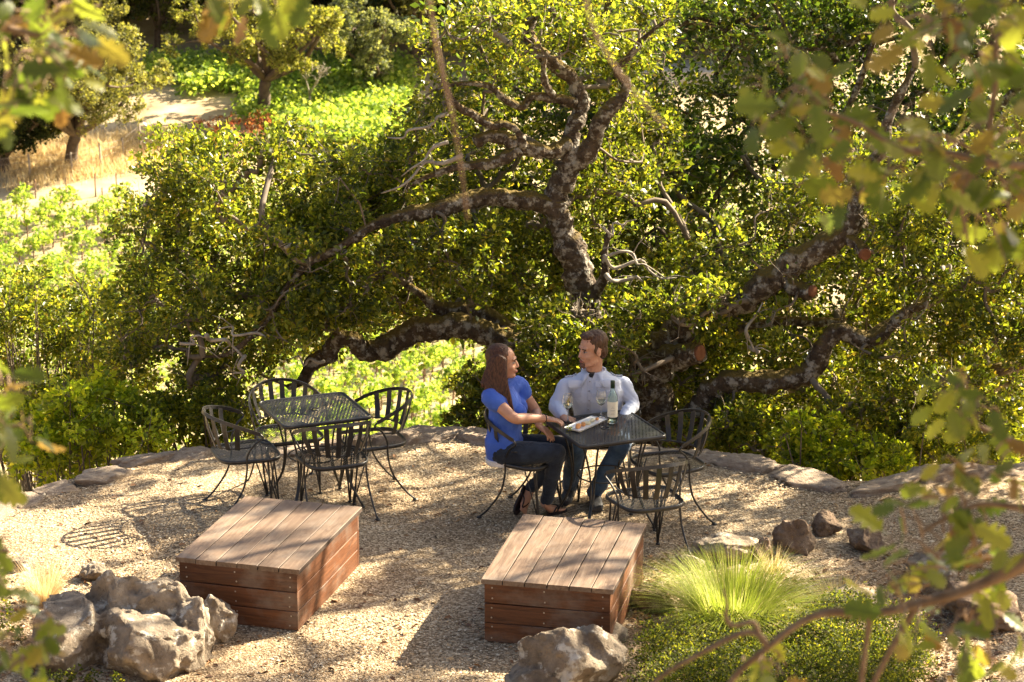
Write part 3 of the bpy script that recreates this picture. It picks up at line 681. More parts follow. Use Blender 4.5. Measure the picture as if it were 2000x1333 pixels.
# leafless grey tree beside the far oak
p = on_terr(598, 235, 100); dt2 = empty('bare_tree', p); tag(dt2, 'small leafless grey tree right of the far oak', 'tree'); rd2 = random.Random(2)
def grow(mb, p0, d, L, r_, k):
    p1 = p0 + d * L * .5 + Vector((rd2.gauss(0, .06), rd2.gauss(0, .06), 0)) * L; p2 = p0 + d * L + Vector((rd2.gauss(0, .1), rd2.gauss(0, .1), 0)) * L
    mb.tube([p0, p1, p2], [r_, r_ * .8, r_ * .6], n=5)
    if k:
        for _ in range(3): grow(mb, p2, (d + Vector((rd2.gauss(0, .6), rd2.gauss(0, .6), rd2.gauss(.1, .3)))).normalized(), L * .62, r_ * .55, k - 1)
mb = MB(); grow(mb, Vector((0, 0, -.2)), Vector((.1, 0, 1)).normalized(), 1.9, .13, 4); mb.build('trunk', M['dead'], dt2, True)
# pale grey-green tree right of the vineyard, then the dark wooded hillside
p = on_terr(725, 190, 100)
tag(make_tree('oak_tree', p, 7.0, 3.6, 46, [((.09, .11, .06), 3), ((.15, .17, .09), 4), ((.2, .21, .12), 2)], .24, 300, nl=8, tr_r=.25, low=.2, rad=.8), 'pale grey green tree at the right end of the upper vineyard', 'tree')
protos = []
for i, pal in enumerate((WOOD, OLIVE, WOOD, FAR)):
    o = make_tree('forest_tree', (0, 0, 0), 9.0, 5.0, 50 + i, pal, .34, 190, nl=8, tr_r=.32, low=.2, rad=1.25, sub=4); protos.append(o)
spots = []
rd = random.Random(77)
for row, (py, n) in enumerate(((128, 13), (95, 14), (62, 15), (30, 16), (2, 17), (-25, 12))):
    for j in range(n):
        px = -120 + 2000 * (j + rd.uniform(-.35, .35)) / n
        if py > 110 and 280 < px < 720: continue
        if py > 90 and 1180 < px < 1330: continue
        spots.append((px, py))
used = [False] * 4
for k, (px, py) in enumerate(spots):
    p = on_terr(px, py, 140); j = rd.choice((0, 1, 2, 2, 0, 3)) if py < 100 else rd.choice((1, 3, 0))
    o = protos[j] if not used[j] else copy_tree(protos[j]); used[j] = True
    o.location = p - Vector((0, 0, .3)); o.rotation_euler.z = rd.uniform(0, 6.28); s_ = rd.uniform(.75, 1.15); o.scale = (s_, s_, s_ * rd.uniform(.85, 1.15))
    tag(o, 'one of the crowded trees on the wooded hillside at the top', 'tree', 'trees on the wooded hillside')
# red bush, dry grass tussocks, fence
M['red'] = leaf_mat('red_leaf', trans=.35, rough=.7, boost=(2.2, 1.6, 1.2))
C = np.array([on_terr(px, py, 100)[:] for px, py in [(430, 300), (455, 285), (475, 300), (500, 275), (470, 265), (445, 262), (510, 255), (490, 290), (420, 275), (460, 310), (530, 265), (400, 262)]]) + [0, 0, .5]
tag(make_shrub('red_bush', C, [.9] * len(C), tuple(C.mean(0) - [0, 0, .5]), .2, 150, 5, [((.22, .075, .035), 3), ((.32, .13, .05), 3), ((.30, .2, .07), 3)], mat='red', asp=.7), 'low rusty red bush in front of the far oak', 'bush')
def grass_np(pos, h, seed, pal, wid=.006, spread=.5, segs=4, droop=.35):
    r = np.random.default_rng(seed); n = len(pos); a = r.random(n) * 6.283; out = np.stack([np.cos(a), np.sin(a), np.zeros(n)], 1)
    H = h * (.55 + .6 * r.random(n)); sp = spread * (.2 + r.random(n)); side = np.stack([-np.sin(a), np.cos(a), np.zeros(n)], 1)
    rows_ = []
    for k in range(segs + 1):
        f = k / segs
        c_ = pos + out * (H * sp * (f + .6 * f * f))[:, None] + np.array([0, 0, 1]) * (H * (f - droop * sp * f * f))[:, None]
        w_ = wid * (1 - .92 * f) * (.7 + .6 * r.random(n)); rows_ += [c_ + side * w_[:, None], c_ - side * w_[:, None]]
    V = np.stack(rows_, 1).reshape(-1, 3); m_ = 2 * (segs + 1); kk = m_ * np.arange(n)[:, None]
    I = np.concatenate([kk + np.array([[2 * k, 2 * k + 1, 2 * k + 3, 2 * k + 2]]) for k in range(segs)], 0)
    pc, pw = pal_arr(pal); cols = pc[r.choice(len(pc), n, p=pw)] * (.8 + .4 * r.random((n, 1)))
    return V, I, np.repeat(cols, m_, 0)
DRY = [((.44, .32, .16), 3), ((.58, .46, .27), 4), ((.66, .56, .37), 3), ((.32, .22, .11), 1)]
r = np.random.default_rng(9); P = []
for _ in range(2600):
    px = r.uniform(20, 340); py = 262 + r.uniform(0, 75); py = py + (300 - px) * .16 * r.random()
    P.append((px, py))
P = np.array([on_terr(a, b_, 100)[:] for a, b_ in P[::4]]); P = np.repeat(P, 14, 0) + r.normal(size=(len(P) * 14, 3)) * [.5, .5, 0]; P[:, 2] = terr(P[:, 0], P[:, 1])
V, I, c = grass_np(P, .9, 5, DRY, wid=.025, segs=3)
tag(link('dry_grass', mesh_np('dry_grass', V, 4, I, M['blade'], False, c)), 'tall bleached dry grass along the far wire fence', 'grass', kind='stuff')
fr = empty('wire_fence', on_terr(140, 345, 100)); tag(fr, 'wire fence on slim wooden posts along the dry bank', 'fence'); fo = Vector(fr.location); tops = []
for px, py, hpx in ((-40, 368, 56), (58, 352, 52), (140, 345, 47), (196, 332, 52), (240, 314, 45), (274, 303, 62), (300, 285, 40)):
    p = on_terr(px, py, 100); hh = hpx / F * depth_of(p); mb = MB(); mb.tube([p - fo - Vector((0, 0, .3)), p - fo + Vector((.03, 0, hh * .5)), p - fo + Vector((0, 0, hh))], [.075, .07, .06], n=7); mb.build('post', M['stake'], fr, True); tops.append((p - fo, hh))
for f in (.2, .45, .7, .92):
    mb = MB(); mb.tube([p + Vector((0, 0, hh * f)) for p, hh in tops], .012, n=4); mb.build('wire', M['stake'], fr)
for k, (px, py, hpx) in enumerate(((70, 388, 38), (130, 386, 40), (187, 385, 46), (228, 378, 40), (201, 410, 44))):
    p = on_terr(px, py, 100); hh = hpx / F * depth_of(p); mb = MB(); mb.tube([(0, 0, -.3), (0, 0, hh)], [.05, .04], n=6)
    o = mb.build('vine_stake', M['post']); o.location = p; tag(o, ('leftmost thin stake at the upper end of the left vineyard', 'second thin stake from the left above the left vineyard', 'third thin stake from the left above the left vineyard', 'rightmost thin stake at the upper end of the left vineyard', 'thin stake set lower among the leaves of the left vineyard')[k], 'stake', 'stakes at the end of the left vineyard')
# far paved yard with a low red bench glimpsed at the top right of centre
p = on_terr(1262, 128, 100); sl_ = MB(); sl_.box((0, 0, -.35), (5.0, 4.0, .5)); o = sl_.build('paved_yard', simple('paving', [(.5, .44, .36), (.6, .53, .45)], 2, .9)); o.location = p; tag(o, kind='structure')
bn = empty('bench', p + Vector((-.9, -2.0, .15))); tag(bn, 'low reddish wooden bench in the far paved yard', 'bench'); M['redwood'] = simple('red_timber', [(.28, .09, .05), (.36, .14, .08)], 6, .7)
mb = MB(); mb.box((0, 0, .42), (1.1, .22, .05)); mb.build('seat', M['redwood'], bn)
for sx_ in (-.9, .9): mb = MB(); mb.box((sx_, 0, .2), (.08, .2, .2)); mb.build('leg', M['redwood'], bn)
mb = MB(); mb.box((-1.0, .18, .9), (.07, .05, .5)); mb.build('post', M['redwood'], bn)

# ------------------------------------------------------------------ rocks and edging
def rock_mat(name, cols, lichen=(.62, .58, .50), th=.55):
    m, t, b = mat_new(name); v = coords(t, 'Object', rand=True)
    c = ramp(t, [(.3, cols[0]), (.5, cols[1]), (.72, cols[2])], noise_n(t, v, 5, 7, .65))
    l = ramp(t, [(th, (0, 0, 0)), (th + .08, (1, 1, 1))], noise_n(t, v, 9, 6, .6)); c = mixc(t, c, lichen, l)
    d = ramp(t, [(.30, (1, 1, 1)), (.42, (0, 0, 0))], noise_n(t, v, 17, 5, .65)); c = mixc(t, c, (.06, .05, .045), math_n(t, 'MULTIPLY', d, .7))
    t.links.new(c, b.inputs['Base Color']); b.inputs['Roughness'].default_value = .93; b.inputs['Specular IOR Level'].default_value = .2
    h = math_n(t, 'ADD', noise_n(t, v, 24, 8, .7), math_n(t, 'MULTIPLY', noise_n(t, v, 90, 4, .7), .4)); bump(t, b, h, .9, .03); return m
M['rock'] = rock_mat('boulder', [(.12, .094, .068), (.275, .222, .165), (.47, .395, .30)], th=.57)
M['rock_dark'] = rock_mat('dark_rock', [(.11, .075, .052), (.21, .15, .105), (.36, .28, .2)], lichen=(.5, .43, .33), th=.62)
M['slab'] = rock_mat('edging_stone', [(.26, .19, .14), (.42, .33, .25), (.56, .46, .35)], th=.62)
def rock_mesh(name, size, seed, mat, sub=4, amp=.28, planes=9, flat=0.0, dents=()):
    bm = bmesh.new(); bmesh.ops.create_icosphere(bm, subdivisions=sub, radius=1.0); rd = random.Random(seed)
    pl = []
    for _ in range(planes):
        n = Vector((rd.gauss(0, 1), rd.gauss(0, 1), rd.gauss(.15, .8))).normalized(); pl.append((n, rd.uniform(.55, .85)))
    if flat: pl.append((Vector((rd.gauss(0, .06), rd.gauss(0, .06), 1)).normalized(), flat))
    o3 = Vector((seed * 3.1, seed * 1.7, seed * .9))
    for v in bm.verts:
        p = v.co.copy(); q = p * 1.1 + o3
        p *= 1 + amp * (mnoise.noise(q) + .55 * mnoise.noise(q * 2.2))
        for n, d in pl:
            e = n.dot(p) - d
            if e > 0: p -= n * e * .88
        k_ = amp / .28; q = p * 1.3 + o3
        rg = mnoise.ridged_multi_fractal(q, .9, 2.2, 5, .9, 2.0); fb = mnoise.fractal(p * 4 + o3, .8, 2.1, 5)
        p += p.normalized() * k_ * (.075 * (rg - 1.3) + .085 * fb)
        for c0, rad_, dep in dents:
            dd = (p - c0).length
            if dd < rad_: p += (Vector((0, 0, -.35)) - c0 * .6).normalized() * dep * (1 - (dd / rad_) ** 2)
        v.co = Vector((p.x * size[0], p.y * size[1], p.z * size[2]))
    me = bpy.data.meshes.new(name); bm.to_mesh(me); bm.free(); me.materials.append(mat)
    me.polygons.foreach_set('use_smooth', [True] * len(me.polygons)); return me
def rock(px, py, size, seed, label, mat='rock', rz=0, sub=4, sink=.3, name='boulder', **k):
    p = at_z(px, py, 0); o = link(name, rock_mesh(name, size, seed, M[mat], sub, **k)); o.location = (p.x, p.y, size[2] * (1 - sink) * .8); o.rotation_euler.z = rz
    return tag(o, label, 'rock')
from mathutils.bvhtree import BVHTree
DG = lambda: bpy.context.evaluated_depsgraph_get()
def remesh(name, mb, voxel, it, mat, parent=None, origin=Vector(), warp=None, sm=.5):
    me = mb.mesh(name + '_t', None); ob = bpy.data.objects.new(name + '_t', me); COL.objects.link(ob)
    r_ = ob.modifiers.new('r', 'REMESH'); r_.mode = 'VOXEL'; r_.voxel_size = voxel; r_.use_smooth_shade = True
    if it: s_ = ob.modifiers.new('s', 'SMOOTH'); s_.iterations = it; s_.factor = sm
    dc = ob.modifiers.new('d', 'DECIMATE'); dc.ratio = .34
    dg = DG(); out = bpy.data.meshes.new_from_object(ob.evaluated_get(dg)); bpy.data.objects.remove(ob); bpy.data.meshes.remove(me)
    n = len(out.vertices); co = np.empty(n * 3, np.float32); out.vertices.foreach_get('co', co); co = co.reshape(-1, 3)
    if warp is not None:
        nr = np.empty(n * 3, np.float32); out.vertices.foreach_get('normal', nr); co = warp(co, nr.reshape(-1, 3))
    bv = BVHTree.FromPolygons([tuple(v) for v in co.tolist()], [tuple(p.vertices) for p in out.polygons])
    co = co - np.array(origin, np.float32); out.vertices.foreach_set('co', co.ravel().astype(np.float32)); out.name = name
    out.materials.clear(); out.materials.append(mat); out.polygons.foreach_set('use_smooth', [True] * len(out.polygons)); out.update()
    o = link(name, out, parent)
    if parent is None: o.location = origin
    return o, bv
def rough_rock(seed, a1, a2):
    o3 = Vector((seed * 2.3, seed * 1.1, 4))
    def f(co, nr):
        out = co.copy()
        for i, (c_, n_) in enumerate(zip(co.tolist(), nr.tolist())):
            q = Vector(c_) * 4.5 + o3; h = a1 * (mnoise.ridged_multi_fractal(q, .8, 2.3, 5, .9, 2.0) - 1.2) * .5 + a2 * mnoise.fractal(q * 2.5, .75, 2.1, 5)
            out[i] += np.array(n_) * h
        return out
    return f
def block(mb, c_, r_, seed, planes=14):
    rd_ = random.Random(seed); bm = bmesh.new(); bmesh.ops.create_icosphere(bm, subdivisions=4, radius=1.0); o3 = Vector((seed, seed * .7, 2))
    pl = [(Vector((rd_.gauss(0, 1), rd_.gauss(0, 1), rd_.gauss(.2, .8))).normalized(), rd_.uniform(.55, .85)) for _ in range(planes)]
    for v in bm.verts:
        p = v.co * (1 + .25 * mnoise.noise(v.co * 1.2 + o3))
        for n_, d in pl:
            e = n_.dot(p) - d
            if e > 0: p -= n_ * e * .95
        v.co = Vector((p.x * r_[0] + c_[0], p.y * r_[1] + c_[1], p.z * r_[2] + c_[2]))
    mb.add([v.co[:] for v in bm.verts], [tuple(v.index for v in f.verts) for f in bm.faces]); bm.free()
mb = MB(); p0 = at_z(240, 1285, 0)
for c_, r_, sd in (((-.30, .0, .13), (.34, .38, .34), 5), ((.16, -.13, .12), (.42, .34, .32), 8), ((.22, .18, .24), (.32, .24, .26), 3), ((-.06, .22, .26), (.30, .22, .26), 11), ((.44, .0, .12), (.2, .3, .3), 7)): block(mb, c_, r_, sd)
b1, _ = remesh('boulder', mb, .011, 2, M['rock'], None, Vector(), rough_rock(3, .045, .03)); b1.location = (p0.x, p0.y, 0); tag(b1, 'large cracked pale boulder at the lower left before the plank box', 'rock')
mb = MB(); p0 = at_z(1108, 1338, 0)
for c_, r_, sd in (((0, 0, .1), (.36, .3, .34), 15), ((.16, .1, .14), (.24, .24, .25), 19), ((-.2, -.05, .04), (.24, .26, .2), 21)): block(mb, c_, r_, sd)
b2, _ = remesh('boulder', mb, .011, 2, M['rock'], None, Vector(), rough_rock(9, .035, .022)); b2.location = (p0.x, p0.y, 0); tag(b2, 'rounded grey boulder in front of the right plank box', 'rock')
rock(424, 1246, (.135, .16, .19), 14, 'small rounded rock tucked against the large left boulder', sub=5, sink=.2)
rock(1195, 1252, (.1, .12, .1), 22, 'small grey rock against the right plank box and boulder', sub=4)
for i, (px, py, s_, lb, mt) in enumerate([
    (1412, 1090, (.28, .16, .13), 'flat pale rock behind the green grass clump', 'rock'), (1490, 1090, (.09, .08, .11), 'small upright brown stone between the flat and pointed rocks', 'rock_dark'),
    (1546, 1074, (.19, .15, .17), 'pointed brown rock in the group right of the tables', 'rock_dark'), (1610, 1044, (.13, .12, .12), 'dark blocky rock at the back of the right group', 'rock_dark'),
    (1686, 1074, (.19, .14, .13), 'low brown grey rock right of the pointed one', 'rock_dark'), (1862, 1082, (.14, .1, .08), 'small dark rock beside the shaded gravel at right', 'rock_dark'),
    (1815, 1140, (.36, .2, .16), 'broad lichen grey rock behind the right foreground leaves', 'rock'), (1665, 1190, (.26, .16, .12), 'low grey rock right of the grass clump', 'rock'),
    (1275, 1190, (.10, .22, .13), 'dark rock wedged between the right box and the grass', 'rock_dark'), (1310, 1235, (.2, .12, .06), 'flat half buried rock below the grass clump', 'rock_dark'),
    (42, 1112, (.11, .09, .07), 'small white grey stone near the left dry grass tuft', 'rock'), (178, 1130, (.12, .1, .08), 'small stone between the dry tuft and large boulder', 'rock'),
    (1345, 1110, (.12, .09, .06), 'small pale stone at the left end of the right rocks', 'rock'), (1440, 1140, (.14, .1, .1), 'pale rock half hidden by the green grass clump', 'rock'),
    (1920, 1215, (.34, .26, .2), 'big dark grey rock at the lower right', 'rock_dark')]):
    rock(px, py, s_, 30 + i * 3, lb, mt, rz=i * 1.3, amp=.3, planes=16, sub=5)
wall = empty('stone_wall', (0, 19.3, 0)); tag(wall, 'curved dry stone edging along the far rim of the gravel terrace', 'wall'); rd = random.Random(3)
pathp = [Vector((x, y, 0)) for x, y in EDGE if -5.2 < x < 6.5]; L = [0]
for a, b_ in zip(pathp, pathp[1:]): L.append(L[-1] + (b_ - a).length)
def along(s_):
    for i in range(len(L) - 1):
        if L[i + 1] >= s_: f = (s_ - L[i]) / (L[i + 1] - L[i]); return pathp[i].lerp(pathp[i + 1], f), (pathp[i + 1] - pathp[i]).normalized()
    return pathp[-1], (pathp[-1] - pathp[-2]).normalized()
SM = [rock_mesh('stone', (1, 1, 1), 200 + i, M['slab'], 5, .22, 18, flat=.46) for i in range(10)]
s_ = 0.0; k = 0
while s_ < L[-1] - .3:
    ln = rd.uniform(.34, .72); p, d = along(s_ + ln / 2)
    o = link('stone', SM[k % 10], wall); o.scale = (ln * .66, rd.uniform(.16, .24), rd.uniform(.11, .165)); o.rotation_euler = (rd.gauss(0, .05), rd.gauss(0, .05), math.atan2(d.y, d.x) + rd.gauss(0, .1) + (math.pi if k % 2 else 0))
    nn = Vector((-d.y, d.x, 0)); o.location = p - nn * rd.uniform(.02, .1) + Vector((0, -19.3, rd.uniform(-.05, .0))); k += 1
    for lv in (1, 2, 3):
        o2 = link('stone', SM[(k * 3 + lv) % 10], wall); o2.scale = (ln * .62, .2, .2); o2.rotation_euler = (0, 0, math.atan2(d.y, d.x) + rd.gauss(0, .1)); o2.location = p + nn * (.06 * lv) + Vector((rd.gauss(0, .05), -19.3, -.06 - .24 * lv))
    s_ += ln * .84

# ------------------------------------------------------------------ plank boxes
def wood_mat(name, cols, rough=.5):
    m, t, b = mat_new(name); v = coords(t, 'Object', (1.2, 14, 14), True)
    n1 = noise_n(t, v, 2.2, 6, .6, 1.2); c = ramp(t, [(.3, cols[0]), (.52, cols[1]), (.72, cols[2])], n1)
    n2 = noise_n(t, coords(t, 'Object', (3, 90, 90), True), 2.0, 3, .6); c = mixc(t, c, (.6, .55, .5), math_n(t, 'MULTIPLY', n2, .55), 'MULTIPLY')
    oi = t.nodes.new('ShaderNodeObjectInfo'); tone = ramp(t, [(0, (.78, .75, .74)), (1, (1.12, 1.08, 1.05))], oi.outputs['Random']); c = mixc(t, c, tone, 1.0, 'MULTIPLY')
    vw = coords(t, 'Object', (1, 1, 1), True); st = ramp(t, [(.5, (0, 0, 0)), (.72, (.75, .75, .75))], noise_n(t, vw, 3.2, 5, .6)); c = mixc(t, c, (.20, .165, .135), st)
    dk_ = ramp(t, [(.56, (0, 0, 0)), (.7, (.6, .6, .6))], noise_n(t, coords(t, 'Object', (1, 3, 3), True), 6, 6, .7)); c = mixc(t, c, (.07, .04, .028), dk_)
    t.links.new(c, b.inputs['Base Color']); b.inputs['Roughness'].default_value = rough; b.inputs['Specular IOR Level'].default_value = .35
    bump(t, b, math_n(t, 'ADD', n1, n2), .4, .005); return m
M['plank_top'] = wood_mat('weathered_plank', [(.145, .098, .068), (.215, .155, .11), (.295, .225, .168)], .55)
M['plank_side'] = wood_mat('red_plank', [(.085, .034, .016), (.15, .062, .028), (.215, .094, .043)], .5)
M['plank_edge'] = simple('plank_edge', [(.035, .022, .016), (.07, .045, .032)], 20, .9); M['screw'] = simple('screw_head', (.45, .40, .33), rough=.4, metallic=.6)  # plank edges: joint dirt and the shade of the gaps in one dark colour
M['dark_in'] = simple('inside_shade', (.03, .02, .015), rough=.9)
def plank(name, L_, W_, T_, mat, parent, loc, rot=(0, 0, 0), sag=0, seed=0, edge=None):
    """board along local x, chamfered, a little bowed"""
    nseg = 10; rd_ = random.Random(seed); vs = []; fs = []; ch = .002
    sec = [(-W_ / 2, -T_ / 2), (W_ / 2, -T_ / 2), (W_ / 2, T_ / 2 - ch), (W_ / 2 - ch, T_ / 2), (-W_ / 2 + ch, T_ / 2), (-W_ / 2, T_ / 2 - ch)]
    ph = rd_.uniform(0, 6)
    for i in range(nseg + 1):
        f = i / nseg; x = (f - .5) * L_; bow = .0012 * math.sin(f * 5 + ph); up = sag * max(0, f - .75) ** 2 * 16 / 1.0
        for y, z in sec: vs.append((x, y + bow, z + up * (1 - 2.2 * (y / W_) ** 2)))
    n = len(sec)
    for i in range(nseg):
        for k in range(n): fs.append((i * n + k, (i + 1) * n + k, (i + 1) * n + (k + 1) % n, i * n + (k + 1) % n))
    fs.append(tuple(range(n))); fs.append(tuple(nseg * n + k for k in range(n - 1, -1, -1)))
    mb = MB(); mb.add(vs, fs); o = mb.build(name, mat, parent); o.location = loc; o.rotation_euler = rot
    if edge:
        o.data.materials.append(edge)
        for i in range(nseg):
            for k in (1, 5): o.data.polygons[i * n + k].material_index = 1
    return o
def plank_box(x, y, th, label, seed, warp):
    """origin at the front-left corner of the lid; u along the width, v along the depth"""
    W_, D_, H_ = .86, 1.25, .43; rd_ = random.Random(seed)
    o = empty('plank_box', (x, y, 0), -th); tag(o, label, 'wooden box'); pw = W_ / 6
    for i in range(6):
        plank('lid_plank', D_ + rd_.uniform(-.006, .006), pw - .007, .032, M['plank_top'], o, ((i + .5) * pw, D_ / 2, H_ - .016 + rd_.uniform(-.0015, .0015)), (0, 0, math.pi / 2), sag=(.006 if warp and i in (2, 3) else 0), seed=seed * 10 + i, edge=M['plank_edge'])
    bw = (H_ - .032) / 3; ins = .024
    for k in range(3):
        z = bw * (k + .5); q = seed * 50 + k
        plank('side_plank', W_ - 2 * ins, bw - .006, .026, M['plank_side'], o, (W_ / 2, ins, z), (math.pi / 2, 0, 0), seed=q)
        plank('side_plank', W_ - 2 * ins, bw - .006, .026, M['plank_side'], o, (W_ / 2, D_ - ins, z), (math.pi / 2, 0, math.pi), seed=q + 5)
        plank('side_plank', D_ - 2 * ins - .03, bw - .006, .026, M['plank_side'], o, (W_ - ins - .014, D_ / 2, z), (math.pi / 2, 0, math.pi / 2), seed=q + 10)
        plank('side_plank', D_ - 2 * ins - .03, bw - .006, .026, M['plank_side'], o, (ins + .014, D_ / 2, z), (math.pi / 2, 0, -math.pi / 2), seed=q + 15)
        for u in (.07, W_ * .48, W_ - .075):
            for dz in (-.034, .036):
                s_ = MB(); s_.lathe([(.0055, 0), (.0055, .002), (.003, .003)], 8); so_ = s_.build('screw', M['screw'], o); so_.location = (u + rd_.uniform(-.006, .006), ins - .0135, z + dz + rd_.uniform(-.006, .006)); so_.rotation_euler = (math.pi / 2, 0, 0)
    mb = MB(); mb.box((W_ / 2, D_ / 2, (H_ - .04) / 2), (W_ / 2 - ins - .034, D_ / 2 - ins - .02, (H_ - .045) / 2)); mb.build('light_block', M['dark_in'], o)  # solid dark block added inside to stop light leaking between the boards
    return o
plank_box(-2.19, 15.62, .27, 'left low box of reddish planks with a dappled grey brown lid', 1, False)
plank_box(-.20, 15.23, .22, 'right low box of reddish planks with a sunlit warped lid', 2, True)

# ------------------------------------------------------------------ black metal chairs and tables
m, t, b = mat_new('black_metal'); v = coords(t, 'Object'); b.inputs['Base Color'].default_value = (.018, .018, .02, 1); b.inputs['Roughness'].default_value = .38; b.inputs['Specular IOR Level'].default_value = .55
c = ramp(t, [(.4, (.012, .012, .013)), (.7, (.032, .030, .028))], noise_n(t, v, 30, 5)); t.links.new(c, b.inputs['Base Color']); bump(t, b, noise_n(t, v, 160, 2), .12, .002); M['metal'] = m
def outline_seat(n=48):
    P = []
    for k in range(n):
        a = 2 * math.pi * k / n; ca, sa = math.cos(a), math.sin(a); e = 2 / 4.2
        x = .225 * math.copysign(abs(ca) ** e, ca); y = .232 * math.copysign(abs(sa) ** e, sa); y *= 1 + .08 * (x / .225)
        P.append((x, y))
    return P
def outline_sq(h, rc, n=6):
    P = []
    for q, (cx, cy_) in enumerate(((h - rc, h - rc), (-h + rc, h - rc), (-h + rc, -h + rc), (h - rc, -h + rc))):
        for k in range(n + 1):
            a = math.pi / 2 * (q + k / n); P.append((cx + rc * math.cos(a), cy_ + rc * math.sin(a)))
    return P
def exp_mesh(outl, z, pitch, half, sw, dish=0.0, hole=0, swap=False, th=.0005):
    """expanded metal sheet: zigzag strands that touch their neighbours"""
    A = np.array(outl); hx = np.abs(A[:, 0]).max(); hy = np.abs(A[:, 1]).max(); nj = int(2 * hy / pitch) + 2; ni = int(2 * hx / half) + 2
    V, I = [], []
    for j in range(-nj // 2, nj // 2 + 1):
        for i in range(-ni // 2, ni // 2 + 1):
            s0 = 1 if i % 2 == 0 else -1
            x0, x1 = i * half, (i + 1) * half; y0 = j * pitch + s0 * pitch * .25 * (1 if j % 2 == 0 else -1); y1 = j * pitch - s0 * pitch * .25 * (1 if j % 2 == 0 else -1)
            V.append((x0, y0, x1, y1))
    V = np.array(V); mid = np.stack([(V[:, 0] + V[:, 2]) / 2, (V[:, 1] + V[:, 3]) / 2], 1); k = inpoly(mid, outl)
    if hole: k &= np.hypot(mid[:, 0], mid[:, 1]) > hole
    V = V[k]; n = len(V); w_ = sw / 2
    def zz(x, y): return z - dish * (1 - np.clip((x / hx) ** 2 + (y / hy) ** 2, 0, 1))
    a0 = np.stack([V[:, 0], V[:, 1] - w_, zz(V[:, 0], V[:, 1]) - th], 1); a1 = np.stack([V[:, 0], V[:, 1] + w_, zz(V[:, 0], V[:, 1]) + th], 1)
    b0 = np.stack([V[:, 2], V[:, 3] - w_, zz(V[:, 2], V[:, 3]) - th], 1); b1 = np.stack([V[:, 2], V[:, 3] + w_, zz(V[:, 2], V[:, 3]) + th], 1)
    VV = np.stack([a0, b0, b1, a1], 1).reshape(-1, 3)
    if swap: VV = VV[:, [1, 0, 2]]
    return VV, np.arange(4 * n).reshape(-1, 4)
def band_pt(ph):                                     # upper hoop of the chair back, ph in degrees from straight back
    a = R(ph); return Vector((.03 - .335 * math.cos(a), .285 * math.sin(a), .645 + .122 * max(0, math.cos(a)) ** .8))
def rail_pt(ph):
    a = R(ph); return Vector((.0 - .232 * math.cos(a), .222 * math.sin(a), .515 + .02 * (1 - math.cos(a))))
def make_chair():
    o = empty('metal_chair'); so_ = outline_seat(); se = empty('seat'); se.parent = o
    V, I = exp_mesh(so_, .432, .0125, .016, .0066, dish=.018); tag(link('seat_mesh', mesh_np('seat_mesh', V, 4, I, M['metal']), se), kind='stuff')
    mb = MB(); mb.tube([(x, y, .428) for x, y in so_], 1.0, n=8, flat=(.016, .008), up0=(0, 0, 1), closed=True); mb.build('seat_rim', M['metal'], se, True)
    P = [band_pt(-92 + 184 * i / 36) for i in range(37)]; mb = MB(); mb.tube(P, 1.0, n=4, flat=(.013, .0035), up0=(.45, 0, .9)); mb.build('back_band', M['metal'], o)
    P = [rail_pt(-100 + 200 * i / 24) for i in range(25)]; mb = MB(); mb.tube(P, .006, n=6); mb.build('back_rail', M['metal'], o, True)
    for k in range(8):
        ph = -63 + 18 * k; a, b_ = rail_pt(ph), band_pt(ph * 1.02); rad = Vector((-math.cos(R(ph)), math.sin(R(ph)), 0)); tg = Vector((math.sin(R(ph)), math.cos(R(ph)), 0))
        mb = MB(); mb.tube(catmull([a - Vector((0, 0, .01)), a.lerp(b_, .5) + rad * .012, b_], 4), 1.0, n=4, flat=(.0185, .0025), up0=tg); mb.build('slat', M['metal'], o)
    for s_ in (-1, 1):
        e = band_pt(92 * s_)
        P = catmull([e, e + Vector((.02, s_ * .0, -.03)), Vector((-.0, s_ * .262, .56)), Vector((-.045, s_ * .236, .47)), Vector((-.05, s_ * .235, .36)), Vector((-.085, s_ * .238, .22)), Vector((-.18, s_ * .245, .08)), Vector((-.25, s_ * .25, .012))], 5)
        mb = MB(); mb.tube(P, .0075, n=7); lg = mb.build('leg', M['metal'], o, True)
        f = MB(); f.lathe([(.02, 0), (.02, .008), (.012, .014)], 10, (-.252, s_ * .25, .002)); f.build('foot', M['metal'], lg)
        mb = MB(); mb.tube([(-.05, s_ * .237, .425), (-.05, s_ * .2, .425)], .006, n=6); mb.build('bracket', M['metal'], o)
        ft = Vector((.2, s_ * .19, .02)); mb = MB()      # hairpin front leg: a bent rod pair and a brace
        mb.tube(catmull([(.16, s_ * .195, .42), (.185, s_ * .195, .2), ft + Vector((-.006, 0, .02)), ft + Vector((0, 0, -.008)), ft + Vector((.006, -s_ * .004, .02)), (.175, s_ * .165, .2), (.15, s_ * .12, .42)], 4), .0065, n=6)
        lg = mb.build('leg', M['metal'], o, True); mb = MB(); mb.tube([(.08, s_ * .19, .42), (.15, s_ * .192, .2), ft + Vector((-.008, 0, .03))], .0055, n=6); mb.build('brace', M['metal'], lg, True)
        f = MB(); f.lathe([(.016, 0), (.016, .008), (.01, .012)], 10, (ft.x, ft.y, .002)); f.build('foot', M['metal'], lg)
    return o
chair0 = make_chair(); first = [True]
def place_chair(x, y, deg, label):
    o = chair0 if first[0] else copy_tree(chair0); first[0] = False
    o.location = (x, y, 0); o.rotation_euler.z = R(deg); tag(o, label, 'chair', 'black metal terrace chairs'); return o
place_chair(-1.95, 17.80, 20, 'black metal chair left of the empty table, back to the left')
place_chair(-1.68, 18.23, -70, 'black metal chair behind the empty table, sunlit back slats')
place_chair(-1.04, 18.11, 200, 'black metal chair right of the empty table, facing left')
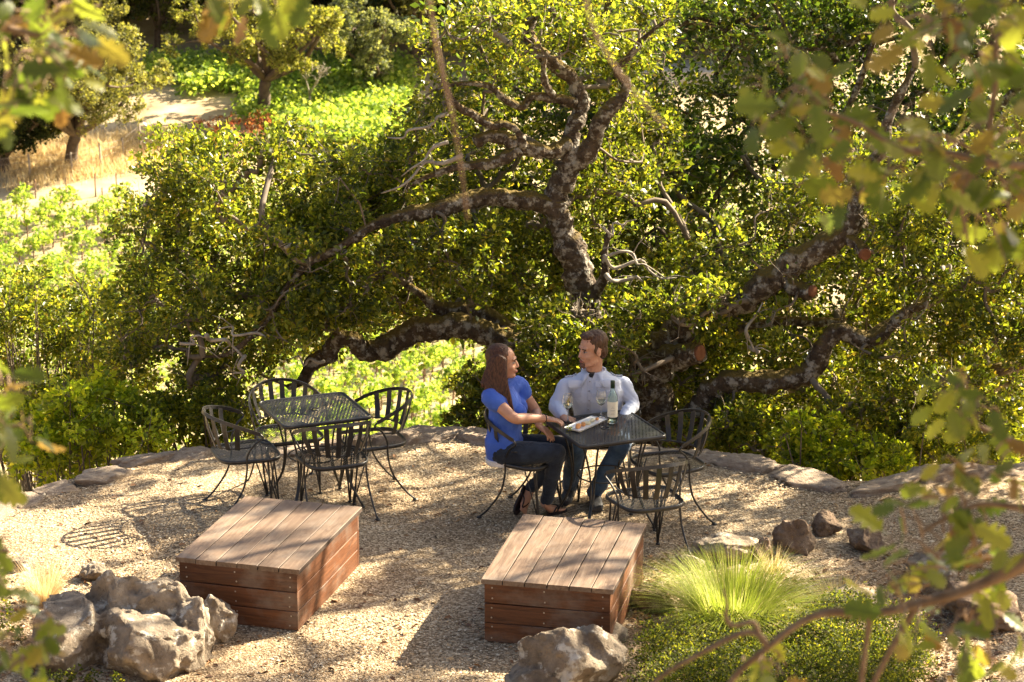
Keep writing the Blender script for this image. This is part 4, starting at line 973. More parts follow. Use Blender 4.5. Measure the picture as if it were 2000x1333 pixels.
place_chair(-1.30, 17.66, 112, 'black metal chair on the near side of the empty table')
place_chair(.10, 17.68, -27, 'black metal chair the woman in blue sits on')
place_chair(.66, 18.14, -84, 'black metal chair the man sits on, mostly hidden')
place_chair(1.13, 17.55, 204, 'empty black metal chair right of the couple\'s table')
place_chair(.93, 16.76, 112, 'empty black metal chair nearest the right plank box')
def make_table(x, y, deg, label):
    h = .33; o = empty('metal_table', (x, y, 0), R(deg)); tag(o, label, 'table', 'square black mesh tables'); ol = outline_sq(h, .045)
    tp = empty('tabletop'); tp.parent = o
    V, I = exp_mesh(outline_sq(h - .008, .04), .708, .0135, .03, .0112, hole=.032, swap=True); tag(link('top_mesh', mesh_np('top_mesh', V, 4, I, M['metal']), tp), kind='stuff')
    mb = MB(); mb.tube([(a, b_, .702) for a, b_ in ol], 1.0, n=8, flat=(.016, .009), up0=(0, 0, 1), closed=True); mb.build('rim', M['metal'], tp, True)
    mb = MB(); mb.tube([(.03 * math.cos(a), .03 * math.sin(a), .709) for a in np.linspace(0, 6.283, 20, endpoint=False)], .005, n=6, closed=True); mb.build('parasol_ring', M['metal'], tp, True)
    for sx_ in (-1, 1):
        for sy_ in (-1, 1):
            lg = None
            for q in (0, 1):
                d = (.05, 0) if q == 0 else (0, .05)
                P = catmull([(sx_ * (h - .05 - d[0] * 2.2), sy_ * (h - .05 - d[1] * 2.2), .69), (sx_ * (h - .09 - d[0] * 1.4), sy_ * (h - .09 - d[1] * 1.4), .62), (sx_ * (h - .14 - d[0] * .5), sy_ * (h - .14 - d[1] * .5), .40), (sx_ * (h - .13 - d[0] * .2), sy_ * (h - .13 - d[1] * .2), .2), (sx_ * (h - .06), sy_ * (h - .06), .012)], 4)
                mb = MB(); mb.tube(P, .0075, n=6); e = mb.build('leg' if q == 0 else 'rod', M['metal'], o if q == 0 else lg, True)
                if q == 0: lg = e
            f = MB(); f.lathe([(.018, 0), (.018, .008), (.01, .013)], 10, (sx_ * (h - .06), sy_ * (h - .06), .002)); f.build('foot', M['metal'], lg)
    mb = MB(); mb.tube([(.2 * math.cos(a), .2 * math.sin(a), .36) for a in np.linspace(0, 6.283, 28, endpoint=False)], .006, n=6, closed=True); mb.build('brace_ring', M['metal'], o, True)
    return o
make_table(.67, 17.50, 22.5, 'square black mesh table the couple sit at, wine on it')
make_table(-1.45, 17.95, 22.5, 'empty square black mesh table on the left')

# ------------------------------------------------------------------ things on the couple's table
ZT = .7135
def glass_mat(name, col, rough=.0, ior=1.45):
    m, t, b = mat_new(name); b.inputs['Base Color'].default_value = (*col, 1); b.inputs['Roughness'].default_value = rough
    b.inputs['Transmission Weight'].default_value = 1.0; b.inputs['IOR'].default_value = ior; return m
M['glass'] = glass_mat('clear_glass', (.97, .99, .98)); M['bottle'] = glass_mat('pale_green_glass', (.86, .97, .90), ior=1.18); M['wine'] = glass_mat('white_wine', (.97, .95, .74), ior=1.2)
M['capsule'] = simple('dark_green_foil', (.012, .035, .02), rough=.4); M['label'] = simple('cream_label', [(.72, .70, .58), (.80, .78, .66)], 20, .7); M['ink'] = simple('label_ink', (.42, .44, .40), rough=.7)
M['china'] = simple('white_china', (.78, .78, .76), rough=.18, spec=.6)
p = at_z(1196, 826, ZT); bo = empty('wine_bottle', p); tag(bo, 'pale green bottle of white wine with cream label and dark capsule', 'bottle')
prof = [(.030, 0), (.0375, .006), (.0375, .185), (.034, .205), (.022, .232), (.0155, .25), (.0145, .312)]
mb = MB(); mb.lathe(prof + [(r_ - .003, z_) for r_, z_ in reversed(prof[:-1])][:0] + [(.0115, .312), (.0125, .25), (.019, .23), (.031, .203), (.0345, .185), (.0345, .01), (.02, .012)], 28, cap1=True); mb.build('glass', M['bottle'], bo, True)
mb = MB(); mb.lathe([(.030, .0135), (.0342, .016), (.0342, .02), (.0342, .128), (.0342, .131), (.033, .1315)], 24); mb.build('wine', M['wine'], bo, True)
mb = MB(); mb.lathe([(.0163, .262), (.0163, .313), (.0145, .3165)], 20); mb.build('capsule', M['capsule'], bo, True)
def arc_patch(mb, r_, z0, z1, a0, a1, n=14):
    vs = []; fs = []
    for k in range(n + 1):
        a = a0 + (a1 - a0) * k / n
        for rr_, z in ((r_, z0), (r_, z1), (r_ + .0006, z1), (r_ + .0006, z0)): vs.append((rr_ * math.cos(a), rr_ * math.sin(a), z))
    for k in range(n):
        for q in range(4): fs.append((4 * k + q, 4 * k + 4 + q, 4 * k + 4 + (q + 1) % 4, 4 * k + (q + 1) % 4))
    mb.add(vs, fs)
mb = MB(); arc_patch(mb, .0379, .05, .165, R(-90 - 75), R(-90 + 75)); lb_ = mb.build('label', M['label'], bo)
for z, w_ in ((.128, 10), (.118, 18), (.104, 24), (.098, 22), (.082, 16), (.072, 20)): mb = MB(); arc_patch(mb, .0388, z, z + .0026, R(-90 - w_), R(-90 + w_), 6); mb.build('print_line', M['ink'], lb_)
def wine_glass(px, py, label, fill=.105):
    p = at_z(px, py, ZT); o = empty('wine_glass', p); tag(o, label, 'wine glass', 'wine glasses on the table')
    mb = MB(); mb.lathe([(.034, 0), (.034, .002), (.012, .006), (.004, .012)], 24); mb.build('base', M['glass'], o, True)
    mb = MB(); mb.lathe([(.004, .010), (.0035, .05), (.004, .088), (.008, .093)], 12); mb.build('stem', M['glass'], o, True)
    prof_o = [(.006, .092), (.020, .102), (.033, .122), (.038, .142), (.036, .17), (.0305, .202), (.0302, .2045), (.0298, .205)]
    mb = MB(); mb.lathe(prof_o + [(.0292, .205), (.0289, .2045), (.0291, .202), (.0347, .17), (.0367, .142), (.0318, .1225), (.019, .104), (.002, .096)], 28); mb.build('bowl', M['glass'], o, True)
    mb = MB(); mb.lathe([(.003, .0975), (.0185, .1045), (.0312, .123), (.0345, .132), (.033, .1325)], 24); mb.build('wine', M['wine'], o, True); return o
wine_glass(1109, 824, 'wine glass of white wine beside the woman\'s hand')
wine_glass(1174, 816, 'wine glass of white wine just left of the bottle')
pl = [at_z(*q, ZT) for q in ((1102, 839), (1133, 846), (1186, 823), (1155, 816))]; cen = sum(pl, Vector()) / 4
u = (pl[3] - pl[0] + pl[2] - pl[1]) / 2; v_ = (pl[1] - pl[0] + pl[2] - pl[3]) / 2
mb = MB(); hu, hv = u.length / 2, v_.length / 2
for zz_, k_ in ((.0, .86), (.006, .9), (.014, 1.0), (.016, 1.0), (.010, .9), (.009, .84)):
    mb.v += [(sx_ * hu * (1 if k_ > .95 else k_ + .08), sy_ * hv * k_, zz_) for sx_, sy_ in ((-1, -1), (1, -1), (1, 1), (-1, 1))]
for i in range(5): mb.f += [(i * 4 + k, i * 4 + (k + 1) % 4, i * 4 + 4 + (k + 1) % 4, i * 4 + 4 + k) for k in range(4)]
mb.f += [(3, 2, 1, 0), (20, 21, 22, 23)]
pt = mb.build('serving_plate', M['china']); pt.location = cen; pt.rotation_euler.z = math.atan2(u.y, u.x); tag(pt, 'narrow white rectangular plate with snacks in front of the bottle', 'plate')
M['orange'] = simple('orange_cheese', [(.62, .26, .08), (.72, .36, .14)], 30, .5); M['cream'] = simple('pale_cheese', [(.70, .60, .36), (.78, .70, .48)], 30, .5); M['herb'] = leaf_mat('herb', base=lambda t: ramp(t, [(0, (.05, .10, .03)), (1, (.12, .2, .06))], t.nodes.new('ShaderNodeObjectInfo').outputs['Random']))
def food(px, py, size, mt, seed, name, label):
    p = at_z(px, py, ZT + .012); me = rock_mesh(name, size, seed, M[mt], 3, .16, 7, .7); o = link(name, me); o.location = (p.x, p.y, ZT + .009 + size[2] * .75); o.rotation_euler.z = seed; tag(o, label, 'cheese', 'food on the plate')
food(1129, 836, (.028, .022, .024), 'orange', 1, 'cheese_piece', 'orange piece of cheese at the near end of the plate')
food(1139, 832, (.022, .02, .02), 'orange', 2, 'cheese_piece', 'smaller orange cheese piece second on the plate')
food(1146, 829, (.03, .022, .016), 'cream', 3, 'cheese_piece', 'pale cheese slice in the middle of the plate')
food(1156, 824, (.028, .02, .016), 'cream', 4, 'cheese_piece', 'pale cheese slice near the far end of the plate')
food(1166, 820, (.018, .014, .014), 'orange', 5, 'cheese_piece', 'little orange piece at the far end of the plate')
C = np.array([at_z(a, b_, ZT + .018)[:] for a, b_ in ((1112, 836), (1116, 838))]); hb = make_shrub('herb_sprig', C, [.014, .014], tuple(C.mean(0)), .014, 14, 3, BRIGHT, stems=False); tag(hb, 'small green herb sprig at the near end of the plate', 'herb')

# ------------------------------------------------------------------ people
def skin_mat(name, a, b_, sss=.08):
    m, t, b = mat_new(name); v = coords(t, 'Object'); c = ramp(t, [(.35, a), (.65, b_)], noise_n(t, v, 22, 4)); t.links.new(c, b.inputs['Base Color'])
    b.inputs['Roughness'].default_value = .5; b.inputs['Specular IOR Level'].default_value = .4; b.inputs['Subsurface Weight'].default_value = sss; b.inputs['Subsurface Radius'].default_value = (.012, .005, .003); return m
def cloth_mat(name, a, b_, wr=14, weave=500, rough=.8, bs=.5):
    m, t, b = mat_new(name); v = coords(t, 'Object'); c = ramp(t, [(.35, a), (.65, b_)], noise_n(t, v, 9, 5)); t.links.new(c, b.inputs['Base Color'])
    b.inputs['Roughness'].default_value = rough; b.inputs['Specular IOR Level'].default_value = .25; b.inputs['Sheen Weight'].default_value = .15
    h = math_n(t, 'ADD', noise_n(t, v, wr, 3, .5, 1.5), math_n(t, 'MULTIPLY', noise_n(t, v, weave, 2), .06)); bump(t, b, h, bs, .02); return m
def hair_mat(name, a, b_):
    m, t, b = mat_new(name); v = coords(t, 'Object', (1, 1, .06)); n = noise_n(t, v, 130, 3, .6); c = ramp(t, [(.35, a), (.65, b_)], n); t.links.new(c, b.inputs['Base Color'])
    b.inputs['Roughness'].default_value = .5; b.inputs['Specular IOR Level'].default_value = .3; bump(t, b, n, .6, .006); return m
M['skin_w'] = skin_mat('skin_warm', (.46, .24, .15), (.52, .28, .18)); M['skin_m'] = skin_mat('skin_tan', (.44, .235, .155), (.50, .275, .185))
M['blouse'] = cloth_mat('blue_blouse', (.042, .105, .46), (.06, .14, .55), 10); M['vest'] = cloth_mat('white_vest', (.6, .6, .62), (.7, .7, .72))
M['jeans_w'] = cloth_mat('dark_jeans', (.012, .017, .028), (.03, .042, .065), 16, 700); M['jeans_m'] = cloth_mat('blue_jeans', (.025, .055, .11), (.06, .11, .2), 14, 700)
M['shirt'] = cloth_mat('pale_shirt', (.48, .54, .68), (.55, .60, .73), 9, bs=.35); M['shirt2'] = cloth_mat('pale_shirt_trim', (.40, .44, .56), (.46, .50, .61), 9, bs=.3); M['tee'] = cloth_mat('black_tee', (.01, .01, .012), (.015, .015, .018))
M['hair_w'] = hair_mat('long_brown_hair', (.022, .008, .004), (.10, .040, .017)); M['hair_m'] = hair_mat('short_brown_hair', (.03, .014, .008), (.11, .055, .03))
M['eye'] = simple('eye_dark', (.02, .015, .012), rough=.2); M['eye_w'] = simple('eye_white', (.36, .31, .28), rough=.35); M['lip'] = simple('lips', (.36, .12, .09), rough=.45); M['shoe'] = simple('dark_shoe', [(.02, .02, .024), (.05, .05, .055)], 20, .6)
M['sandal'] = simple('dark_sandal', (.02, .012, .012), rough=.5); M['stone_gem'] = simple('ring_metal', (.7, .68, .62), rough=.2, metallic=1.0)
def folds(amp, freq, direction, seed):
    d = np.array(direction, float); d /= np.linalg.norm(d)
    def f(co, nr):
        ph = co @ d * freq + 2.2 * np.sin(co[:, 0] * 23 + seed) + 1.7 * np.sin(co[:, 2] * 19 + seed * 2) + 1.2 * np.sin(co[:, 1] * 27)
        a = amp * (np.sin(ph) + .5 * np.sin(ph * 2.3 + 1)) * (.5 + .5 * np.sin(co[:, 2] * 11 + co[:, 0] * 7 + seed)); return co + nr * a[:, None]
    return f
def loft(mb, secs, n=22, e=2.3):
    vs = []; fs = []
    for c_, lat, fwd in secs:
        c_ = Vector(c_)
        for k in range(n):
            a = 2 * math.pi * k / n; ca, sa = math.cos(a), math.sin(a)
            vs.append(c_ + Vector(lat) * math.copysign(abs(ca) ** (2 / e), ca) + Vector(fwd) * math.copysign(abs(sa) ** (2 / e), sa))
    m = len(secs)
    for i in range(m - 1):
        for k in range(n): fs.append((i * n + k, i * n + (k + 1) % n, (i + 1) * n + (k + 1) % n, (i + 1) * n + k))
    fs.append(tuple(range(n - 1, -1, -1))); fs.append(tuple((m - 1) * n + k for k in range(n))); mb.add(vs, fs)
def frame(fwd, up=(0, 0, 1)):
    f = Vector(fwd).normalized(); u = Vector(up); l = u.cross(f).normalized(); u = f.cross(l); return Matrix((f, l, u)).transposed()
def head_geo(mb, c_, Rm, s=1.0, jaw=1.0):
    c_ = Vector(c_); T = lambda q: c_ + Rm @ (Vector(q) * s)
    def E(q, r_): mb.ell(T(q), [x * s for x in r_], Rm)
    E((-.012, 0, .035), (.098, .076, .084)); E((.028, 0, -.025), (.068, .061, .085)); E((.02, 0, -.075), (.06, .053 * jaw, .042)); E((.068, 0, -.093), (.028, .030 * jaw, .021)); E((.045, 0, -.088), (.045, .045 * jaw, .028))
    E((.074, 0, .032), (.020, .05, .013)); E((.058, .035, -.03), (.028, .022, .026)); E((.058, -.035, -.03), (.028, .022, .026)); E((.085, 0, -.058), (.014, .026, .016))
    mb.limb([T((.086, 0, .018)), T((.099, 0, -.006)), T((.107, 0, -.026))], [.008 * s, .0092 * s, .011 * s]); E((.094, .011, -.030), (.010, .008, .007)); E((.094, -.011, -.030), (.010, .008, .007))
    E((.092, 0, -.056), (.011, .024, .006)); E((.090, 0, -.067), (.011, .021, .007))
    for q in (-1, 1): E((-.002, q * .076, -.005), (.021, .009, .033)); E((.002, q * .08, -.002), (.016, .008, .026))
    return T
def face_bits(T, Rm, s, parent, origin, brow, lip):
    for q in (-1, 1):
        mb = MB(); mb.ell(T((.077, q * .031, .006)) - origin, (.0115 * s, .0125 * s, .0065 * s), Rm, 12, 8); e = mb.build('eye', M['eye_w'], parent, True)
        mb = MB(); mb.ell(T((.0865, q * .031, .006)) - origin, (.0045 * s, .006 * s, .006 * s), Rm, 10, 6); mb.build('iris', M['eye'], e, True)
        mb = MB(); mb.limb([T((.088, q * .012, .024)) - origin, T((.092, q * .03, .0295)) - origin, T((.080, q * .047, .023)) - origin], [.0032 * s, .004 * s, .0025 * s], 8); mb.build('eyebrow', brow, parent, True)
        mb = MB(); mb.limb([T((.0855, q * .019, .0135)) - origin, T((.0895, q * .031, .0165)) - origin, T((.082, q * .044, .0125)) - origin], [.0016 * s, .002 * s, .0015 * s], 6); mb.build('eyelid', M['eye'], parent, True)
    mb = MB(); mb.limb([T((.094, -.02, -.0605)) - origin, T((.1035, 0, -.057)) - origin, T((.094, .02, -.0605)) - origin], [.0025 * s, .0045 * s, .0025 * s], 8); mb.limb([T((.094, -.018, -.064)) - origin, T((.1025, 0, -.0665)) - origin, T((.094, .018, -.064)) - origin], [.0025 * s, .0052 * s, .0025 * s], 8); mb.build('lips', lip, parent, True)
def hand_geo(mb, wrist, d, pn, th, curl=.5, s=1.0):
    """wrist point, hand direction, palm normal (towards the palm side), thumb side vector"""
    w_ = Vector(wrist); d = Vector(d).normalized(); pn = (Vector(pn) - d * Vector(pn).dot(d)).normalized(); sd = d.cross(pn).normalized()
    if sd.dot(Vector(th)) < 0: sd = -sd                # sd points to the thumb side
    loft(mb, [(w_ - d * .02, sd * .026 * s, pn * .02 * s), (w_ + d * .02 * s, sd * .034 * s, pn * .018 * s), (w_ + d * .06 * s, sd * .041 * s, pn * .016 * s), (w_ + d * .088 * s, sd * .040 * s, pn * .013 * s)], 16)
    for k, (o_, ln) in enumerate(((.030, .92), (.0105, 1.0), (-.0095, .95), (-.0285, .76))):
        b_ = w_ + d * (.083 * s) + sd * o_ * s; dd = (d + sd * (o_ * 2.2)).normalized(); P = [b_ - dd * .012, b_]; a = 0
        for q, l in enumerate((.044, .027, .022)):
            a += curl * (.5, .75, .5)[q] * (1 + .1 * k); dv = (dd * math.cos(a) + pn * math.sin(a)); P.append(P[-1] + dv * l * ln * s)
        mb.limb(P, [.0095 * s, .0095 * s, .0088 * s, .008 * s, .0068 * s], 10)
    b_ = w_ + d * .025 * s + sd * .03 * s; t1 = (d * .6 + sd * .75 + pn * .25).normalized(); t2 = (d * .9 + sd * .25 + pn * .35).normalized()
    mb.limb([b_ - t1 * .015, b_ + t1 * .02 * s, b_ + t1 * .045 * s, b_ + t1 * .045 * s + t2 * .03 * s, b_ + t1 * .045 * s + t2 * .052 * s], [.015 * s, .0135 * s, .011 * s, .010 * s, .0075 * s], 10)

# --- the woman
WB = Vector((.1, 17.66, 0)); hf = Vector((.88, -.30, 0)).normalized(); hl = Vector((-hf.y, hf.x, 0)); cf = Vector((.97, -.05, 0)).normalized(); cl = Vector((-cf.y, cf.x, 0))
w_head = at_y(982, 707, 17.72); w_neck = at_y(975, 752, 17.70); shn = at_y(957, 776, 17.57); shf = at_y(1010, 752, 17.83)
eln = at_y(1004, 817, 17.44); wrn = at_z(1066, 818, .755); elf = at_y(1046, 803, 17.84); wrf = at_y(1053, 832, 17.66)
hpn = at_y(985, 886, 17.57); hpf = at_y(1006, 872, 17.76); knn = at_y(1088, 884, 17.50); knf = at_y(1106, 872, 17.70); ann = at_z(1067, 984, .095); anf = Vector((.13, 17.74, .15)); ton = at_z(1092, 996, .02); tof = at_z(1019, 1000, .025)
mid = (hpn + hpf) / 2
def torso_w(mb, g=0.0, top=True):
    sc_ = (shn + shf) / 2
    S = [(mid + Vector((-.03, 0, -.07)), hl * (.15 + g), hf * (.11 + g)), (mid + Vector((-.03, 0, .0)), hl * (.17 + g), hf * (.125 + g)), (mid + Vector((-.045, 0, .09)), hl * (.155 + g), hf * (.115 + g)),
         (mid.lerp(sc_, .42) + Vector((-.015, 0, 0)), (hl + cl) * .5 * (.132 + g), (hf + cf) * .5 * (.105 + g)), (mid.lerp(sc_, .68), cl * (.147 + g), cf * (.112 + g)), (mid.lerp(sc_, .86), cl * (.157 + g), cf * (.105 + g)), (sc_ + Vector((0, 0, .0)), cl * (.15 + g), cf * (.075 + g)), (sc_ + Vector((0, 0, .035)), cl * (.095 + g), cf * (.06 + g))]
    loft(mb, S)
    b_ = mid.lerp(sc_, .68)
    for q in (-1, 1): mb.ell(b_ + cf * .085 + cl * (q * .068), (.062 + g, .064 + g, .066 + g), frame(cf))
fw_head = Vector((.96, -.06, -.04)); Rw = frame(fw_head, (.05, .0, 1)); hs = 1.03
mb = MB(); Tw = head_geo(mb, w_head, Rw, hs, .88)
mb.limb([w_head + Vector((-.03, 0, -.05)), w_neck, (shn + shf) / 2 + Vector((0, 0, -.01))], [.05, .049, .06]); torso_w(mb, -.012)
mb.limb([(shn + shf) / 2, shn, shn.lerp(eln, .5), eln, eln.lerp(wrn, .35), wrn], [.05, .052, .046, .040, .039, .026], 16); hand_geo(mb, wrn, at_z(1105, 824, .735) - wrn, (0, 0, -1), (.3, .8, 0), .55, .92)
mb.limb([(shn + shf) / 2, shf, shf.lerp(elf, .5), elf, elf.lerp(wrf, .35), wrf], [.05, .05, .045, .039, .037, .025], 16); hand_geo(mb, wrf, Vector((.55, -.42, -.32)), (-.2, 0, -1), (.5, .8, .2), .45, .92)
mb.limb([hpn, knn], [.075, .05]); mb.limb([hpf, knf], [.075, .05]); mb.limb([knn, knn.lerp(ann, .4), ann], [.05, .045, .033]); mb.limb([knf, knf.lerp(anf, .4), anf], [.05, .045, .033])
fd = (ton - ann); fd.z = 0; fd.normalize(); fs_ = Vector((-fd.y, fd.x, 0))
loft(mb, [(ann + Vector((0, 0, .01)) - fd * .035, fs_ * .028, Vector((0, 0, .03))), (Vector((ann.x, ann.y, .05)) + fd * .03, fs_ * .033, Vector((0, 0, .034))), (Vector((ann.x, ann.y, .036)) + fd * .10, fs_ * .042, Vector((0, 0, .02)))], 16)
for k in range(5):
    q = Vector((ann.x, ann.y, .028)) + fd * (.105) + fs_ * (.034 - .017 * k); mb.limb([q, q + fd * (.045 - .006 * abs(k - (0 if fs_.x > 0 else 4)))], [.011, .009], 8)
d2 = (tof - anf).normalized(); s2 = Vector((.55, .8, 0)); s2 = (s2 - d2 * s2.dot(d2)).normalized(); n2 = d2.cross(s2)
loft(mb, [(anf - d2 * .02, s2 * .03, n2 * .034), (anf + d2 * .04, s2 * .034, n2 * .033), (anf.lerp(tof, .75), s2 * .043, n2 * .022)], 16)
for k in range(5): q = anf.lerp(tof, .72) + s2 * (.034 - .017 * k); mb.limb([q, q + d2 * .05 + Vector((.012, 0, 0))], [.011, .009], 8)
woman, wbv = remesh('person', mb, .0042, 3, M['skin_w'], None, WB); tag(woman, 'woman in a blue sleeveless blouse and dark jeans reaching onto the table', 'person')
face_bits(Tw, Rw, hs, woman, WB, M['hair_w'], M['lip'])
mb = MB(); torso_w(mb, .012)
for a, b_ in ((shn, eln), (shf, elf)): d = (b_ - a).normalized(); mb.limb([(shn + shf) / 2 + Vector((0, 0, -.01)), a + Vector((0, 0, .004)), a + d * .07], [.062, .066, .07], 16)
bl, bbv = remesh('blouse', mb, .007, 4, M['blouse'], woman, WB, folds(.0035, 55, (.3, .2, 1), 1))
mb = MB(); loft(mb, [(mid + Vector((-.04, 0, -.085)), hl * .165, hf * .128), (mid + Vector((-.038, 0, -.04)), hl * .174, hf * .132)]); remesh('vest_hem', mb, .008, 2, M['vest'], woman, WB)
mb = MB(); loft(mb, [(mid + Vector((-.02, 0, -.085)), hl * .155, hf * .11), (mid + Vector((-.03, 0, .0)), hl * .172, hf * .125), (mid + Vector((-.04, 0, .05)), hl * .165, hf * .118)])
mb.limb([hpn + Vector((-.01, 0, 0)), hpn.lerp(knn, .5), knn], [.096, .085, .065], 18); mb.limb([hpf, hpf.lerp(knf, .5), knf], [.096, .085, .065], 18)
mb.limb([knn, knn.lerp(ann, .35), knn.lerp(ann, .8), ann + Vector((0, 0, .03))], [.064, .060, .048, .047], 18); mb.limb([knf, knf.lerp(anf, .35), knf.lerp(anf, .8), anf + Vector((.01, 0, .03))], [.064, .060, .048, .047], 18)
remesh('jeans', mb, .007, 4, M['jeans_w'], woman, WB, folds(.003, 70, (1, .2, .4), 3))
# her long straight hair: cap, side curtain falling over the near shoulder, back fall
mb = MB(); hT = Tw
mb.ell(hT((-.030, 0, .042)), (.098 * hs, .088 * hs, .090 * hs), Rw); mb.ell(hT((-.045, 0, -.02)), (.075 * hs, .086 * hs, .10 * hs), Rw)
rd = random.Random(6)
for k in range(30):
    f = k / 29; y0 = -.088 + .02 * math.sin(f * 6); a = hT((.022 - .105 * f, -.072 - .014 * math.sin(f * 3.1), .03 + .03 * math.sin(f * 3.14)))
    endx = 1004 - 64 * f + rd.gauss(0, 2); endy = (820 - 20 * f) if f < .45 else (806 - 48 * (f - .45) / .55); e = at_y(endx, endy + rd.gauss(0, 4), 17.53 + .05 * f)
    m1 = at_y(988 - 44 * f, 742, 17.585 + .02 * f)
    mb.limb([a, m1, m1.lerp(e, .5) + Vector((rd.gauss(0, .002), -.012, 0)), e], [.015, .015, .013, .005], 8)
for k in range(16):
    f = k / 15; a = hT((-.085 + .02 * abs(f - .5), -.07 + .14 * f, .01)); e = at_y(952 + 12 * f, 766, 17.56 + .2 * f); mb.limb([a, a.lerp(e, .5) + Vector((-.02, 0, 0)), e], [.018, .017, .007], 8)
for k in range(10):
    f = k / 9; a = hT((.045 - .10 * f, .078, .02)); e = at_y(1014 - 40 * f, 800 - 10 * f, 17.86); mb.limb([a, a.lerp(e, .5) + Vector((0, .02, 0)), e], [.014, .015, .006], 8)
def strand(co, nr):
    a = .0010 * np.sin((co[:, 0] * .9 + co[:, 1] * .5) * 480 + 3 * np.sin(co[:, 2] * 9)); return co + nr * a[:, None]
remesh('hair', mb, .004, 2, M['hair_w'], woman, WB, strand)
mb = MB(); dv = (wrn - eln).normalized(); o_ = dv.orthogonal().normalized(); o2 = dv.cross(o_); mb.tube([wrn - dv * .012 - WB + (o_ * math.cos(a) + o2 * math.sin(a)) * .0285 for a in np.linspace(0, 6.283, 20, endpoint=False)], .0035, n=6, closed=True); mb.build('bracelet', M['sandal'], woman, True)
# flip flops
def sole(c_, d, s_, n_, L0, L1, name='sandal'):
    mb = MB(); c_ = Vector(c_)
    out = [(-.0, .028), (.03, .032), (.08, .030), (.13, .040), (.18, .043), (.215, .03), (.23, .008)]; vs = []
    for t_, w_ in out: vs += [c_ + d * (t_ - .04) + s_ * w_, c_ + d * (t_ - .04) - s_ * w_]
    k = len(vs); vs += [v - n_ * .014 for v in vs]; fs = []
    for i in range(0, k - 2, 2): fs += [(i, i + 2, i + 3, i + 1), (i + k, i + 1 + k, i + 3 + k, i + 2 + k), (i, i + k, i + 2 + k, i + 2), (i + 1, i + 3, i + 3 + k, i + 1 + k)]
    fs += [(0, 1, 1 + k, k), (k - 2, 2 * k - 2, 2 * k - 1, k - 1)]; mb.add([v - WB for v in vs], fs); o = mb.build(name, M['sandal'], woman)
    tp = c_ + d * .135 + n_ * .028
    for q in (-1, 1):
        mb = MB(); mb.tube([x - WB for x in catmull([c_ + d * .03 + s_ * (q * .04) , c_ + d * .07 + s_ * (q * .036) + n_ * .045, tp, c_ + d * .15 + n_ * .002], 4)], .0055, n=6); mb.build('strap', M['sandal'], o, True)
sole(Vector((ann.x, ann.y, .016)) , fd, fs_, Vector((0, 0, 1)), 0, 0)
ns = n2 if n2.y > 0 else -n2
sole(anf + d2 * .0 - ns * .0 + Vector((-.038, -.018, 0)), d2, s2, (n2 if n2.x > 0 else -n2), 0, 0)

# --- the man
MBs = Vector((.64, 18.1, 0)); mcf = Vector((-.12, -.99, 0)).normalized(); mcl = Vector((-mcf.y, mcf.x, 0))
m_head = at_y(1157, 683, 18.0); m_neck = at_y(1160, 724, 18.03); sl_ = at_y(1109, 751, 17.99); sr_ = at_y(1214, 749, 18.06); msc = (sl_ + sr_) / 2
ell_ = at_y(1085, 792, 17.93); err_ = at_y(1236, 789, 17.99); wl_ = at_y(1100, 815, 17.72); wr_ = at_y(1217, 817, 17.84)
hl_ = Vector((.55, 18.12, .51)); hr_ = Vector((.76, 18.14, .51)); kl_ = Vector((.47, 17.72, .50)); kr_ = Vector((.80, 17.76, .50)); al_ = Vector((.43, 18.0, .10)); ar_ = Vector((.61, 17.86, .10)); mmid = (hl_ + hr_) / 2
def torso_m(mb, g=0.0, bot=0.0):
    S = [(mmid + Vector((0, 0, -.08 + bot)), mcl * (.165 + g), mcf * (.12 + g)), (mmid + Vector((0, 0, .03)), mcl * (.172 + g), mcf * (.125 + g)), (mmid.lerp(msc, .4), mcl * (.165 + g), mcf * (.122 + g)), (mmid.lerp(msc, .7), mcl * (.185 + g), mcf * (.128 + g)), (mmid.lerp(msc, .9), mcl * (.195 + g), mcf * (.11 + g)), (msc + Vector((0, 0, .035)), mcl * (.165 + g), mcf * (.082 + g)), (msc + Vector((0, 0, .07)), mcl * (.11 + g), mcf * (.07 + g)), (msc + Vector((0, 0, .10)), mcl * (.062 + g), mcf * (.06 + g))]
    loft(mb, S)
ms_ = 1.06; fm = Vector((-.86, -.52, -.10)); Rm_ = frame(fm, (.02, 0, 1))
mb = MB(); Tm = head_geo(mb, m_head, Rm_, ms_, 1.08); mb.limb([m_head + Vector((.02, .02, -.05)), m_neck, msc + Vector((0, 0, .02))], [.06, .06, .075]); torso_m(mb, -.03)
mb.limb([msc, sl_, sl_.lerp(ell_, .5), ell_, ell_.lerp(wl_, .4), wl_], [.04, .038, .04, .036, .036, .03], 16); hand_geo(mb, wl_, Vector((.55, -.75, -.12)), (0, 0, -1), (.7, .5, 0), .4)
mb.limb([msc, sr_, sr_.lerp(err_, .5), err_, err_.lerp(wr_, .4), wr_], [.04, .038, .04, .036, .036, .03], 16); hand_geo(mb, wr_, Vector((-.5, -.6, -.5)), (-.2, .3, -1), (-.7, .5, 0), .4)
mb.limb([hl_, kl_], [.08, .055]); mb.limb([hr_, kr_], [.08, .055]); mb.limb([kl_, al_], [.055, .04]); mb.limb([kr_, ar_], [.055, .04])
man, mbv = remesh('person', mb, .0045, 3, M['skin_m'], None, MBs); tag(man, 'man in a pale grey blue button shirt seated behind the table', 'person')
face_bits(Tm, Rm_, ms_, man, MBs, M['hair_m'], M['lip'])
mb = MB(); torso_m(mb, .016)
mb.limb([msc + Vector((0, 0, -.02)), sl_, sl_.lerp(ell_, .5), ell_, ell_.lerp(wl_, .5), ell_.lerp(wl_, .9)], [.062, .056, .057, .052, .050, .043], 18)
